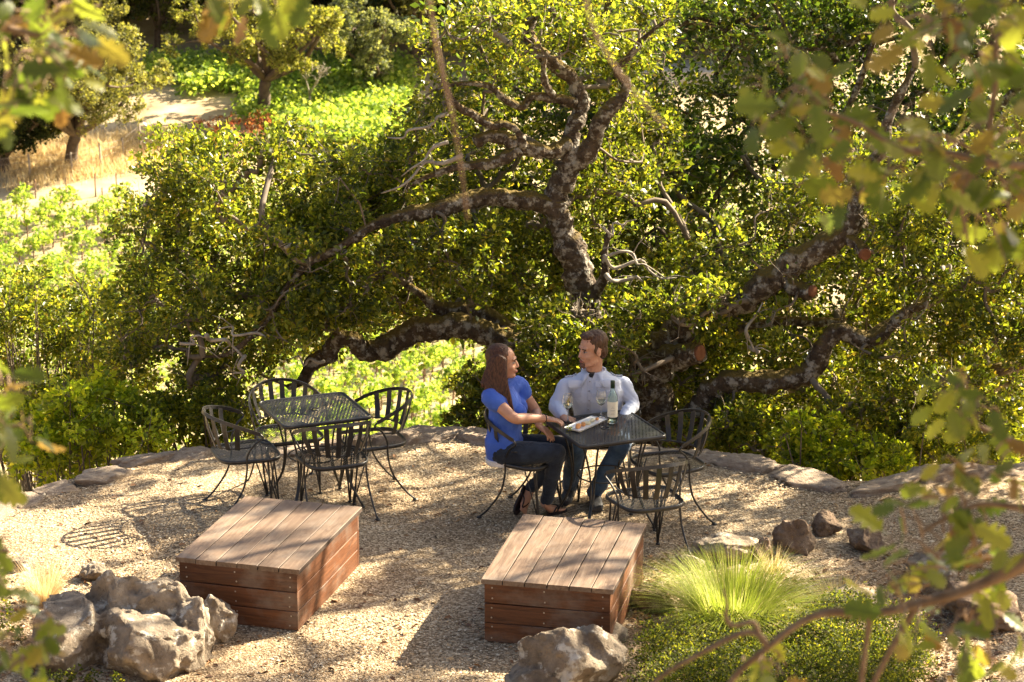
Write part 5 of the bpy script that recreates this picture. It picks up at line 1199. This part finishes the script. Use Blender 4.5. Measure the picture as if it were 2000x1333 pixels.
mb.limb([msc + Vector((0, 0, -.02)), sr_, sr_.lerp(err_, .5), err_, err_.lerp(wr_, .5), err_.lerp(wr_, .9)], [.062, .056, .057, .052, .050, .043], 18)
shirt, sbv = remesh('shirt', mb, .0065, 3, M['shirt'], man, MBs, folds(.0028, 48, (.5, .2, 1), 5))
mb = MB(); loft(mb, [(mmid + Vector((0, 0, -.1)), mcl * .18, mcf * .13), (mmid + Vector((0, 0, .06)), mcl * .185, mcf * .135)])
mb.limb([hl_, hl_.lerp(kl_, .5), kl_], [.105, .095, .075], 18); mb.limb([hr_, hr_.lerp(kr_, .5), kr_], [.105, .095, .075], 18); mb.limb([kl_, kl_.lerp(al_, .5), al_], [.074, .068, .06], 18); mb.limb([kr_, kr_.lerp(ar_, .5), ar_], [.074, .068, .06], 18)
remesh('jeans', mb, .008, 4, M['jeans_m'], man, MBs, folds(.004, 60, (.3, 1, .4), 2))
for a, d in ((al_, Vector((-.25, -1, 0)).normalized()), (ar_, Vector((.1, -1, 0)).normalized())):
    s_ = Vector((-d.y, d.x, 0)); g0 = Vector((a.x, a.y, 0)); mb = MB(); loft(mb, [(g0 - d * .08 + Vector((0, 0, .05)), s_ * .03, Vector((0, 0, .04))), (g0 - d * .04 + Vector((0, 0, .06)), s_ * .042, Vector((0, 0, .055))), (g0 + d * .05 + Vector((0, 0, .05)), s_ * .045, Vector((0, 0, .047))), (g0 + d * .13 + Vector((0, 0, .034)), s_ * .05, Vector((0, 0, .032))), (g0 + d * .19 + Vector((0, 0, .028)), s_ * .035, Vector((0, 0, .024)))], 18); remesh('shoe', mb, .006, 3, M['shoe'], man, MBs)
# short hair, stubble beard
mb = MB(); mb.ell(Tm((-.028, 0, .054)), (.096 * ms_, .083 * ms_, .084 * ms_), Rm_); mb.ell(Tm((-.055, 0, -.01)), (.058 * ms_, .076 * ms_, .075 * ms_), Rm_); mb.ell(Tm((.030, 0, .108)), (.050 * ms_, .055 * ms_, .026 * ms_), Rm_)
for q in (-1, 1): mb.ell(Tm((.012, q * .070, .012)), (.018 * ms_, .011 * ms_, .03 * ms_), Rm_)
def tuft(co, nr):
    a = np.array([mnoise.noise(Vector(c_) * 60) for c_ in co.tolist()]); return co + nr * (.006 * a)[:, None]
remesh('hair', mb, .004, 2, M['hair_m'], man, MBs, tuft)
M['stubble'] = hair_mat('stubble', (.09, .045, .028), (.17, .09, .06))
mb = MB(); mb.ell(Tm((.080, 0, -.094)), (.024 * ms_, .024 * ms_, .022 * ms_), Rm_); mb.limb([Tm((.094, -.026, -.066)), Tm((.102, 0, -.050)), Tm((.094, .026, -.066))], [.003, .0045, .003], 8)
for q in (-1, 1): mb.limb([Tm((.094, q * .026, -.064)), Tm((.086, q * .024, -.088))], [.0035, .006], 8)
remesh('beard', mb, .0035, 2, M['stubble'], man, MBs, tuft)
# collar, tee, placket, pockets, buttons, epaulettes: laid on the shirt's surface
CAMP = Vector((0, 0, CAMH))
def hit(bv, px, py):
    for k in range(12):
        h = bv.ray_cast(CAMP, Vector(ray(px, py + 1.5 * k)).normalized())
        if h[0] is not None: return h[0], h[1]
    return None, None
def patch(name, bv, quad, mat, parent, origin, lift=.005, nu=6, nv=6, back=.004):
    a, b_, c_, d = [Vector(q) for q in quad]; G = []; 
    for j in range(nv + 1):
        for i in range(nu + 1):
            u_, v_ = i / nu, j / nv; q = a.lerp(b_, u_).lerp(d.lerp(c_, u_), v_); p, n = hit(bv, q.x, q.y)
            if p is None: print('PATCH MISS', name, q); return None
            if n.dot(CAMP - p) < 0: n = -n
            G.append((p - origin, n))
    vs = [p + n * lift for p, n in G] + [p - n * back for p, n in G]; k = len(G); fs = []; wd = nu + 1
    for j in range(nv):
        for i in range(nu): q = j * wd + i; fs += [(q, q + wd, q + wd + 1, q + 1), (q + k, q + 1 + k, q + wd + 1 + k, q + wd + k)]
    ring = [i for i in range(wd)] + [j * wd + nu for j in range(1, nv + 1)] + [nv * wd + i for i in range(nu - 1, -1, -1)] + [j * wd for j in range(nv - 1, 0, -1)]
    for q in range(len(ring)): x, y = ring[q], ring[(q + 1) % len(ring)]; fs.append((x, y, y + k, x + k))
    mb = MB(); mb.add(vs, fs); return mb.build(name, mat, parent, False)
patch('undershirt', sbv, ((1147, 726), (1163, 726), (1156, 741), (1153, 741)), M['tee'], man, MBs, .005)
cc = m_neck + Vector((0, .0, -.035))
for q in (-1, 1):                                    # two collar halves standing round the neck, wings folded down at the front
    vs = []; n_ = 12
    for k in range(n_ + 1):
        a = math.pi * (.10 + .90 * k / n_); d = mcf * math.cos(a) * .088 + mcl * (q * math.sin(a) * .090); wing = max(0, 1 - k / 4.0)
        up = Vector((0, 0, .045 - .012 * wing)); low = d * (.16 + .45 * wing) + Vector((0, 0, -.012 - .045 * wing)) + mcl * (q * .035 * wing)
        vs += [cc + d * .86 + up, cc + d * 1.0 + up + Vector((0, 0, .004)), cc + d + low, cc + d * .9 + low]
    fs = []
    for k in range(n_):
        for w_ in range(4): fs.append((4 * k + w_, 4 * k + 4 + w_, 4 * k + 4 + (w_ + 1) % 4, 4 * k + (w_ + 1) % 4))
    fs += [(0, 1, 2, 3), (4 * n_ + 3, 4 * n_ + 2, 4 * n_ + 1, 4 * n_)]; mb = MB(); mb.add([v - MBs for v in vs], fs); mb.build('collar', M['shirt'], man, True)
patch('placket', sbv, ((1147, 738), (1156, 738), (1155, 806), (1146, 806)), M['shirt2'], man, MBs, .006, 3, 16)
for x0, x1 in ((1110, 1136), (1164, 1190)):
    po = patch('pocket', sbv, ((x0, 748), (x1, 748), (x1 - 1, 776), (x0 + 1, 776)), M['shirt2'], man, MBs, .010)
    fl = patch('pocket_flap', sbv, ((x0 - 1, 744), (x1 + 1, 744), (x1 + 1, 756), (x0 - 1, 756)), M['shirt'], po or man, MBs, .017)
M['button'] = simple('shirt_button', (.25, .25, .28), rough=.4)
for px, py in ((1152, 746), (1151, 764), (1151, 782), (1150, 799), (1123, 752), (1177, 752)):
    p, n = hit(sbv, px, py)
    if p: mb = MB(); mb.ell(p + n * .010 - MBs, (.006, .006, .003), frame((1, 0, 0), n)); mb.build('button', M['button'], man, True)
for q in (((1105, 727), (1126, 722), (1127, 727), (1104, 733)), ((1192, 722), (1216, 729), (1216, 735), (1191, 727))): patch('epaulette', sbv, q, M['shirt2'], man, MBs, .010)

# ------------------------------------------------------------------ grasses, ground cover, litter
def clump(name, px, py, n, h, rad, pal, seed, label, **k):
    p = at_z(px, py, 0); r = np.random.default_rng(seed); a = r.random(n) * 6.283; q = rad * np.sqrt(r.random(n)); pos = np.stack([q * np.cos(a), q * np.sin(a), np.zeros(n)], 1)
    V, I, c = grass_np(pos, h, seed, pal, **k); o = link(name, mesh_np(name, V, 4, I, M['blade'], False, c)); o.location = p; return tag(o, label, 'grass')
GRN = [((.17, .23, .025), 3), ((.27, .32, .04), 4), ((.38, .40, .08), 2), ((.55, .48, .24), 1)]
clump('grass_clump', 1430, 1215, 4400, .46, .22, GRN, 4, 'large fountain shaped clump of yellow green grass at lower right', wid=.0021, spread=.74, segs=7, droop=.72)
clump('grass_clump', 88, 1180, 700, .30, .06, DRY, 6, 'tuft of dry golden grass beside the large left boulder', wid=.002, spread=.45, segs=5, droop=.3)
clump('grass_clump', 1510, 1118, 130, .19, .06, DRY, 8, 'wispy dry grass tuft in front of the pointed brown rock', wid=.0018, spread=.5, segs=5)
clump('grass_clump', 1640, 1180, 260, .22, .1, DRY, 9, 'faded straw coloured tuft right of the green clump', wid=.0018, spread=.6, segs=5)
GC = [((.035, .050, .010), 4), ((.06, .075, .013), 4), ((.11, .12, .018), 2.5), ((.20, .19, .03), .7)]
C = []; r = np.random.default_rng(3)
for _ in range(330):
    px, py = r.uniform(1240, 1800), r.uniform(1235, 1400)
    if py < 1250 + (1500 - px) * .10 or (px < 1300 and py < 1290): continue
    p = at_z(px, py, 0); C.append((p.x, p.y, .05 + .12 * r.random() + .06 * math.sin(px * .02)))
C = np.array(C); Lf = clump_leaves(C, .13 * (.7 + .6 * r.random(len(C))), 210, .018, 4, GC, tw=14, up=.8); V, I, c = diamonds_np(Lf[0], Lf[1], Lf[2], Lf[3], .6, Lf[4])
tag(link('ground_cover', mesh_np('ground_cover', V, 4, I, M['vine_leaf'], False, c)), 'low creeping small leaved shrub carpeting the lower right corner', 'ground cover', kind='stuff')
C = np.array([at_z(px, py, .06)[:] for px, py in ((150, 1318), (190, 1325), (120, 1330), (95, 1322), (220, 1335), (20, 1215), (8, 1190), (30, 1240))]); Lf = clump_leaves(C, np.full(len(C), .07), 90, .02, 5, GC, tw=10); V, I, c = leaves_np(Lf[0], Lf[1], Lf[2], Lf[3], .6, Lf[4])
tag(link('ground_cover', mesh_np('ground_cover', V, 4, I, M['vine_leaf'], False, c)), 'sprigs of low green plant at the foot of the large left boulder', 'ground cover', kind='stuff')
# dry leaf litter and bark mulch between the right rocks and along the wall
P = []
for _ in range(3600):
    if r.random() < .6: px, py = r.uniform(1240, 1960), r.uniform(1085, 1333); 
    elif r.random() < .5: px, py = r.uniform(0, 420), r.uniform(1120, 1333)
    else: px, py = r.uniform(100, 1800), r.uniform(880, 1333)
    p = at_z(px, py, .008)
    if p.y < np.interp(p.x, EX, EY) - .1: P.append(p[:])
P = np.array(P); n = len(P); pc, pw = pal_arr([((.22, .11, .05), 3), ((.32, .18, .08), 3), ((.42, .28, .14), 2), ((.13, .07, .04), 2)])
V, I, c = leaves_np(P, r.normal(size=(n, 3)) * [1, 1, .15], np.array([0, 0, 1]) + .35 * r.normal(size=(n, 3)), .028 + .03 * r.random(n), .5, pc[r.choice(4, n, p=pw)], fold=.5)
tag(link('leaf_litter', mesh_np('leaf_litter', V, 4, I, M['pebble'], False, c)), 'dry brown fallen leaves scattered over the gravel and between rocks', 'leaf litter', kind='stuff')

# ------------------------------------------------------------------ tall oak standing to the right, outside the picture, whose shade dapples the terrace
so_t = empty('oak_tree', (8.2, 20.5, float(terr(8.2, 20.5)))); tag(so_t, 'tall oak right of the terrace throwing dappled shade across the gravel', 'tree'); off = np.array(so_t.location)
r = np.random.default_rng(17); C = []
while len(C) < 135:
    q = np.array([r.uniform(2.6, 11.5), r.uniform(16.2, 21.6), r.uniform(2.0, 8.6)])
    pq = proj(q[None])[0]
    if pq[0] < 2060 and pq[1] > -60: continue
    if mnoise.noise(Vector(q) * .9) < -.05: continue
    if ((q[0] - 6.4) / 4.0) ** 2 + ((q[1] - 19.0) / 2.6) ** 2 + ((q[2] - 5.3) / 2.8) ** 2 < 1: C.append(q)
C = np.array(C); rr = .30 * (.5 + .9 * r.random(len(C)))
Lf = clump_leaves(C - off, rr, 170, .07, 18, OAK); V, I, c = diamonds_np(Lf[0], Lf[1], Lf[2], Lf[3], .6, Lf[4]); tag(link('crown', mesh_np('crown', V, 4, I, M['leaf'], False, c), so_t), kind='stuff')
mb = MB(); rd = random.Random(31); tp = Vector((-.4, -.2, 3.0)); mb.tube(catmull([Vector((0, 0, -.5)), Vector((.1, 0, 1.4)), tp], 4), lerp_list([.36, .28, .24], 4), n=12, noise=.25, seed=5)
branch_net(mb, C - off, [tp[:], (tp * .8)[:]], 3, k=.012, r_max=.13)
mb.build('trunk', M['bark'], so_t, True)

# ------------------------------------------------------------------ foreground oak framing the view, close to the camera
def oak_leaf(seed, lobes=1.0):
    rd_ = random.Random(seed); H_ = [(0, .02), (.07, .06), (.15, .19), (.22, .23), (.28, .11), (.36, .27), (.45, .34), (.51, .15), (.59, .31), (.68, .35), (.74, .16), (.82, .23), (.91, .19), (1.0, .02)]
    vs = []; bend = rd_.uniform(.05, .35); fold = rd_.uniform(.1, .5); curl = rd_.uniform(-.25, .25)
    for t_, w_ in H_:
        zc = -bend * t_ * t_; w0 = w_ * rd_.uniform(.85, 1.15); w1 = w_ * rd_.uniform(.85, 1.15)
        vs += [(t_, w0, zc + fold * w0 - .3 * w0 * w0 + curl * w0 * t_), (t_, w0 * .5, zc + fold * w0 * .45), (t_, 0, zc), (t_, -w1 * .5, zc + fold * w1 * .45), (t_, -w1, zc + fold * w1 - .3 * w1 * w1 - curl * w1 * t_)]
    fs = []
    for i in range(len(H_) - 1):
        for k in range(4): a = i * 5 + k; fs.append((a, a + 5, a + 6, a + 1))
    mb = MB(); mb.add(vs, fs); mb.tube([(-.18, 0, .03), (0, 0, 0), (.5, 0, -bend * .25 + .004), (.95, 0, -bend * .9 + .004)], [.012, .012, .008, .003], n=4)
    return mb.mesh('leaf', M['big_leaf'], True)
LM = [oak_leaf(400 + i) for i in range(8)]
M['fg_bark'] = simple('foreground_bark', [(.05, .032, .02), (.15, .10, .065)], 18, .9, .6, 60, .01); M['fg_twig'] = simple('foreground_twig', [(.14, .08, .04), (.26, .17, .10)], 30, .8)
def fg_tree(name, label, base, cat='tree'):
    o = empty(name, base); tag(o, label, cat); return o
def fg_branch(tree, pts, mat='fg_twig'):
    P = [at_y(a, b_, y) for a, b_, y, _ in pts]; rr = [w_ * .5 * depth_of(p) / F for p, (_, _, _, w_) in zip(P, pts)]
    mb = MB(); mb.tube([q - tree.location for q in catmull(P, 6)], lerp_list(rr, 6), n=9, noise=.12, seed=len(pts)); br = mb.build('branch', M[mat], tree, True); return br
def fg_leaves(tree, br, poly, n, y0, y1, size, seed, hang=.5):
    r = np.random.default_rng(seed); C = sample_region(poly, n, y0, y1, seed); mb = MB()
    cen = C.mean(0)
    for k in range(n):
        p = Vector(C[k]); o = link('leaf', LM[int(r.integers(8))], br); d = Vector((r.normal(0, 1), r.normal(-.1, .7), r.normal(-hang, .7))).normalized(); nrm = Vector((r.normal(0, .7), r.normal(-.5, .7), r.normal(.6, .6)))
        l = nrm.cross(d).normalized(); u = d.cross(l); s_ = size * r.uniform(.7, 1.25)
        o.matrix_local = Matrix.Translation(p - tree.location) @ Matrix((d, l, u)).transposed().to_4x4() @ Matrix.Scale(s_, 4)
        b0 = p - d * s_ * .18; hub = Vector(cen).lerp(p, .55) + Vector((r.normal(0, .02), r.normal(0, .02), .02))
        mb.tube([b0 - tree.location, b0.lerp(hub, .6) - tree.location + Vector((0, 0, .01)), hub - tree.location], [.0012, .002, .003], n=5, cap=False)
    tag(mb.build('twigs', M['fg_twig'], br, True), kind='stuff')
fo_ = fg_tree('oak_tree', 'blurred dark oak close up at the right edge with broad lobed leaves', at_y(2015, 1700, 4.6))
mb = MB(); P = [at_y(a, b_, 4.6) - fo_.location for a, b_ in ((2100, 2400), (2085, 1700), (2078, 1250), (2085, 900), (2090, 500), (2110, 100), (2150, -400))]; mb.tube(catmull(P, 6), lerp_list([.06, .055, .05, .045, .04, .036, .03], 6), n=14, noise=.25, seed=3); mb.build('trunk', M['fg_bark'], fo_, True)
r = np.random.default_rng(23); C = []
while len(C) < 85:
    q = np.array([r.uniform(1.7, 4.2), r.uniform(4.2, 7.4), r.uniform(6.1, 7.7)])
    if ((q[0] - 3.0) / 1.3) ** 2 + ((q[1] - 5.8) / 1.5) ** 2 + ((q[2] - 6.9) / .8) ** 2 < 1: C.append(q)
C = np.array(C) - np.array(fo_.location); Lf = clump_leaves(C, .3 * (.7 + .6 * r.random(len(C))), 120, .085, 24, OAK); V, I, c = diamonds_np(Lf[0], Lf[1], Lf[2], Lf[3], .6, Lf[4]); tag(link('crown', mesh_np('crown', V, 4, I, M['leaf'], False, c), fo_), kind='stuff')
b = fg_branch(fo_, [(2075, 1070, 4.6, 46), (2015, 1090, 4.6, 40), (1930, 1135, 4.6, 26), (1850, 1165, 4.6, 21), (1760, 1188, 4.6, 18), (1690, 1200, 4.6, 18), (1620, 1196, 4.6, 17), (1560, 1218, 4.6, 15), (1495, 1268, 4.6, 14), (1445, 1310, 4.6, 12), (1415, 1350, 4.6, 10)])
fg_leaves(fo_, b, [(1690, 1000), (1900, 960), (2000, 1100), (2000, 1333), (1780, 1340), (1690, 1150)], 65, 4.3, 4.9, 0.064, 1)
b = fg_branch(fo_, [(1500, 1265, 4.6, 16), (1478, 1238, 4.6, 13), (1440, 1240, 4.6, 12), (1370, 1275, 4.6, 11), (1300, 1315, 4.6, 10), (1270, 1340, 4.6, 8)])
fg_leaves(fo_, b, [(1440, 1285), (1560, 1290), (1610, 1340), (1430, 1340)], 8, 4.4, 4.7, 0.053, 2)
fg_branch(fo_, [(1482, 1240, 4.6, 12), (1470, 1216, 4.6, 10), (1432, 1222, 4.6, 10), (1418, 1205, 4.6, 9), (1420, 1180, 4.6, 7), (1412, 1150, 4.6, 5)])
fg_branch(fo_, [(1700, 1200, 4.6, 13), (1692, 1255, 4.6, 11), (1680, 1345, 4.6, 10)]); fg_branch(fo_, [(1790, 1185, 4.6, 14), (1745, 1260, 4.6, 12), (1700, 1345, 4.6, 10)])
b = fg_branch(fo_, [(2085, 330, 4.6, 22), (1940, 320, 4.5, 16), (1860, 300, 4.5, 14), (1760, 290, 4.5, 11), (1660, 235, 4.5, 9), (1550, 205, 4.5, 7)])
fg_leaves(fo_, b, [(1430, 190), (1480, 90), (1560, 50), (1620, 150), (1640, 240), (1590, 320), (1450, 300)], 39, 4.3, 4.7, 0.064, 3)
fg_leaves(fo_, b, [(1540, 260), (1700, 190), (1850, 200), (1880, 360), (1720, 420), (1650, 440), (1560, 380)], 43, 4.3, 4.8, 0.064, 4)
b = fg_branch(fo_, [(2105, 20, 4.6, 18), (1960, 60, 4.5, 14), (1945, 160, 4.5, 12), (1925, 280, 4.5, 10), (1880, 380, 4.5, 9), (1890, 470, 4.5, 7)])
fg_leaves(fo_, b, [(1680, -20), (2010, -20), (2010, 200), (1850, 160), (1720, 90)], 47, 4.3, 4.9, 0.064, 5)
fg_leaves(fo_, b, [(1790, 260), (2010, 190), (2010, 480), (1960, 520), (1850, 470)], 54, 4.3, 4.9, 0.064, 6)
b = fg_branch(fo_, [(2082, 900, 4.6, 18), (1960, 855, 4.6, 12), (1890, 820, 4.6, 9), (1830, 775, 4.6, 6)])
fg_leaves(fo_, b, [(1770, 740), (1850, 730), (1960, 800), (1980, 880), (1880, 860), (1800, 800)], 20, 4.4, 4.7, 0.053, 7, .2)
b = fg_branch(fo_, [(2080, 1010, 4.6, 18), (1940, 985, 4.6, 12), (1870, 1000, 4.6, 9), (1800, 1040, 4.6, 7)])
fg_leaves(fo_, b, [(1820, 900), (2000, 850), (2005, 1060), (1830, 1060), (1780, 1010)], 26, 4.4, 4.7, 0.053, 8, .2)
fg_branch(fo_, [(800, -260, 3.4, 8), (835, -20, 3.4, 7), (848, 70, 3.4, 7), (868, 160, 3.4, 6), (886, 240, 3.4, 5.5), (900, 330, 3.4, 5), (914, 430, 3.4, 4)])
fg_branch(fo_, [(1110, -260, 3.2, 8), (1140, -20, 3.2, 7), (1165, 70, 3.2, 6), (1215, 150, 3.2, 5), (1260, 205, 3.2, 4), (1300, 250, 3.2, 3)])
fl_ = fg_tree('oak_tree', 'blurred sunlit oak sprays close up along the left edge', at_y(-260, 1700, 4.6))
mb = MB(); P = [at_y(a, b_, 4.6) - fl_.location for a, b_ in ((-270, 2400), (-260, 1700), (-250, 1000), (-270, 300), (-240, -200), (-100, -420), (300, -520), (800, -420))]; mb.tube(catmull(P, 6), lerp_list([.08, .075, .065, .055, .05, .03, .02, .01], 6), n=12, noise=.25, seed=4); mb.build('trunk', M['fg_bark'], fl_, True)
b = fg_branch(fl_, [(-250, 60, 4.6, 26), (-60, 40, 4.6, 20), (30, 60, 4.6, 15), (100, 75, 4.6, 11), (160, 100, 4.6, 7)])
fg_leaves(fl_, b, [(-10, -10), (190, -10), (200, 90), (140, 180), (60, 250), (-10, 240)], 58, 4.3, 4.8, 0.064, 9)
b = fg_branch(fl_, [(300, -520, 4.6, 20), (420, -200, 4.6, 12), (470, -60, 4.6, 9), (500, -5, 4.6, 6)])
fg_leaves(fl_, b, [(370, -30), (620, -30), (600, 20), (540, 25), (420, 30)], 16, 4.4, 4.7, 0.064, 10, 1.2)
b = fg_branch(fl_, [(-250, 1000, 4.6, 26), (-120, 900, 4.6, 18), (-30, 850, 4.6, 12), (40, 830, 4.6, 7)])
fg_leaves(fl_, b, [(-30, 690), (30, 700), (90, 820), (70, 900), (40, 960), (-30, 990)], 26, 4.2, 4.8, 0.060, 11)
fg_leaves(fl_, b, [(-30, 1040), (20, 1050), (25, 1150), (-30, 1170)], 8, 4.2, 4.6, 0.053, 12)
b = fg_branch(fl_, [(-260, 1400, 4.6, 26), (-100, 1330, 4.6, 14), (0, 1300, 4.6, 9), (70, 1260, 4.6, 6)])
fg_leaves(fl_, b, [(-20, 1190), (100, 1180), (115, 1280), (60, 1340), (-20, 1340)], 23, 4.4, 4.7, 0.053, 13, 0)

# ------------------------------------------------------------------ unseen square canopy, added to cast straight-edged shade on the gravel at right
pr = empty('shadow_canopy', (6.3, 18.6, 0)); tag(pr, 'unseen square beige canopy added to cast shade from the right', 'shadow_canopy'); M['canvas'] = simple('beige_canvas', [(.5, .43, .32), (.55, .48, .37)], 6, .9); M['pole'] = simple('canopy_pole', [(.18, .1, .05), (.26, .15, .08)], 9, .6)
vs = [(-1.05, -1.05, 2.25), (1.05, -1.05, 2.25), (1.05, 1.05, 2.25), (-1.05, 1.05, 2.25), (0, 0, 2.7)]; mb = MB(); mb.add(vs + [(x * .99, y * .99, z - .03) for x, y, z in vs], [(0, 1, 4), (1, 2, 4), (2, 3, 4), (3, 0, 4), (6, 5, 9), (7, 6, 9), (8, 7, 9), (5, 8, 9), (0, 5, 6, 1), (1, 6, 7, 2), (2, 7, 8, 3), (3, 8, 5, 0)]); mb.build('canopy', M['canvas'], pr)
mb = MB(); mb.tube([(0, 0, .05), (0, 0, 2.75)], .024, n=10); mb.build('pole', M['pole'], pr, True)
mb = MB(); mb.lathe([(.28, 0), (.28, .05), (.06, .09), (.04, .3)], 20); mb.build('base', M['metal'], pr)
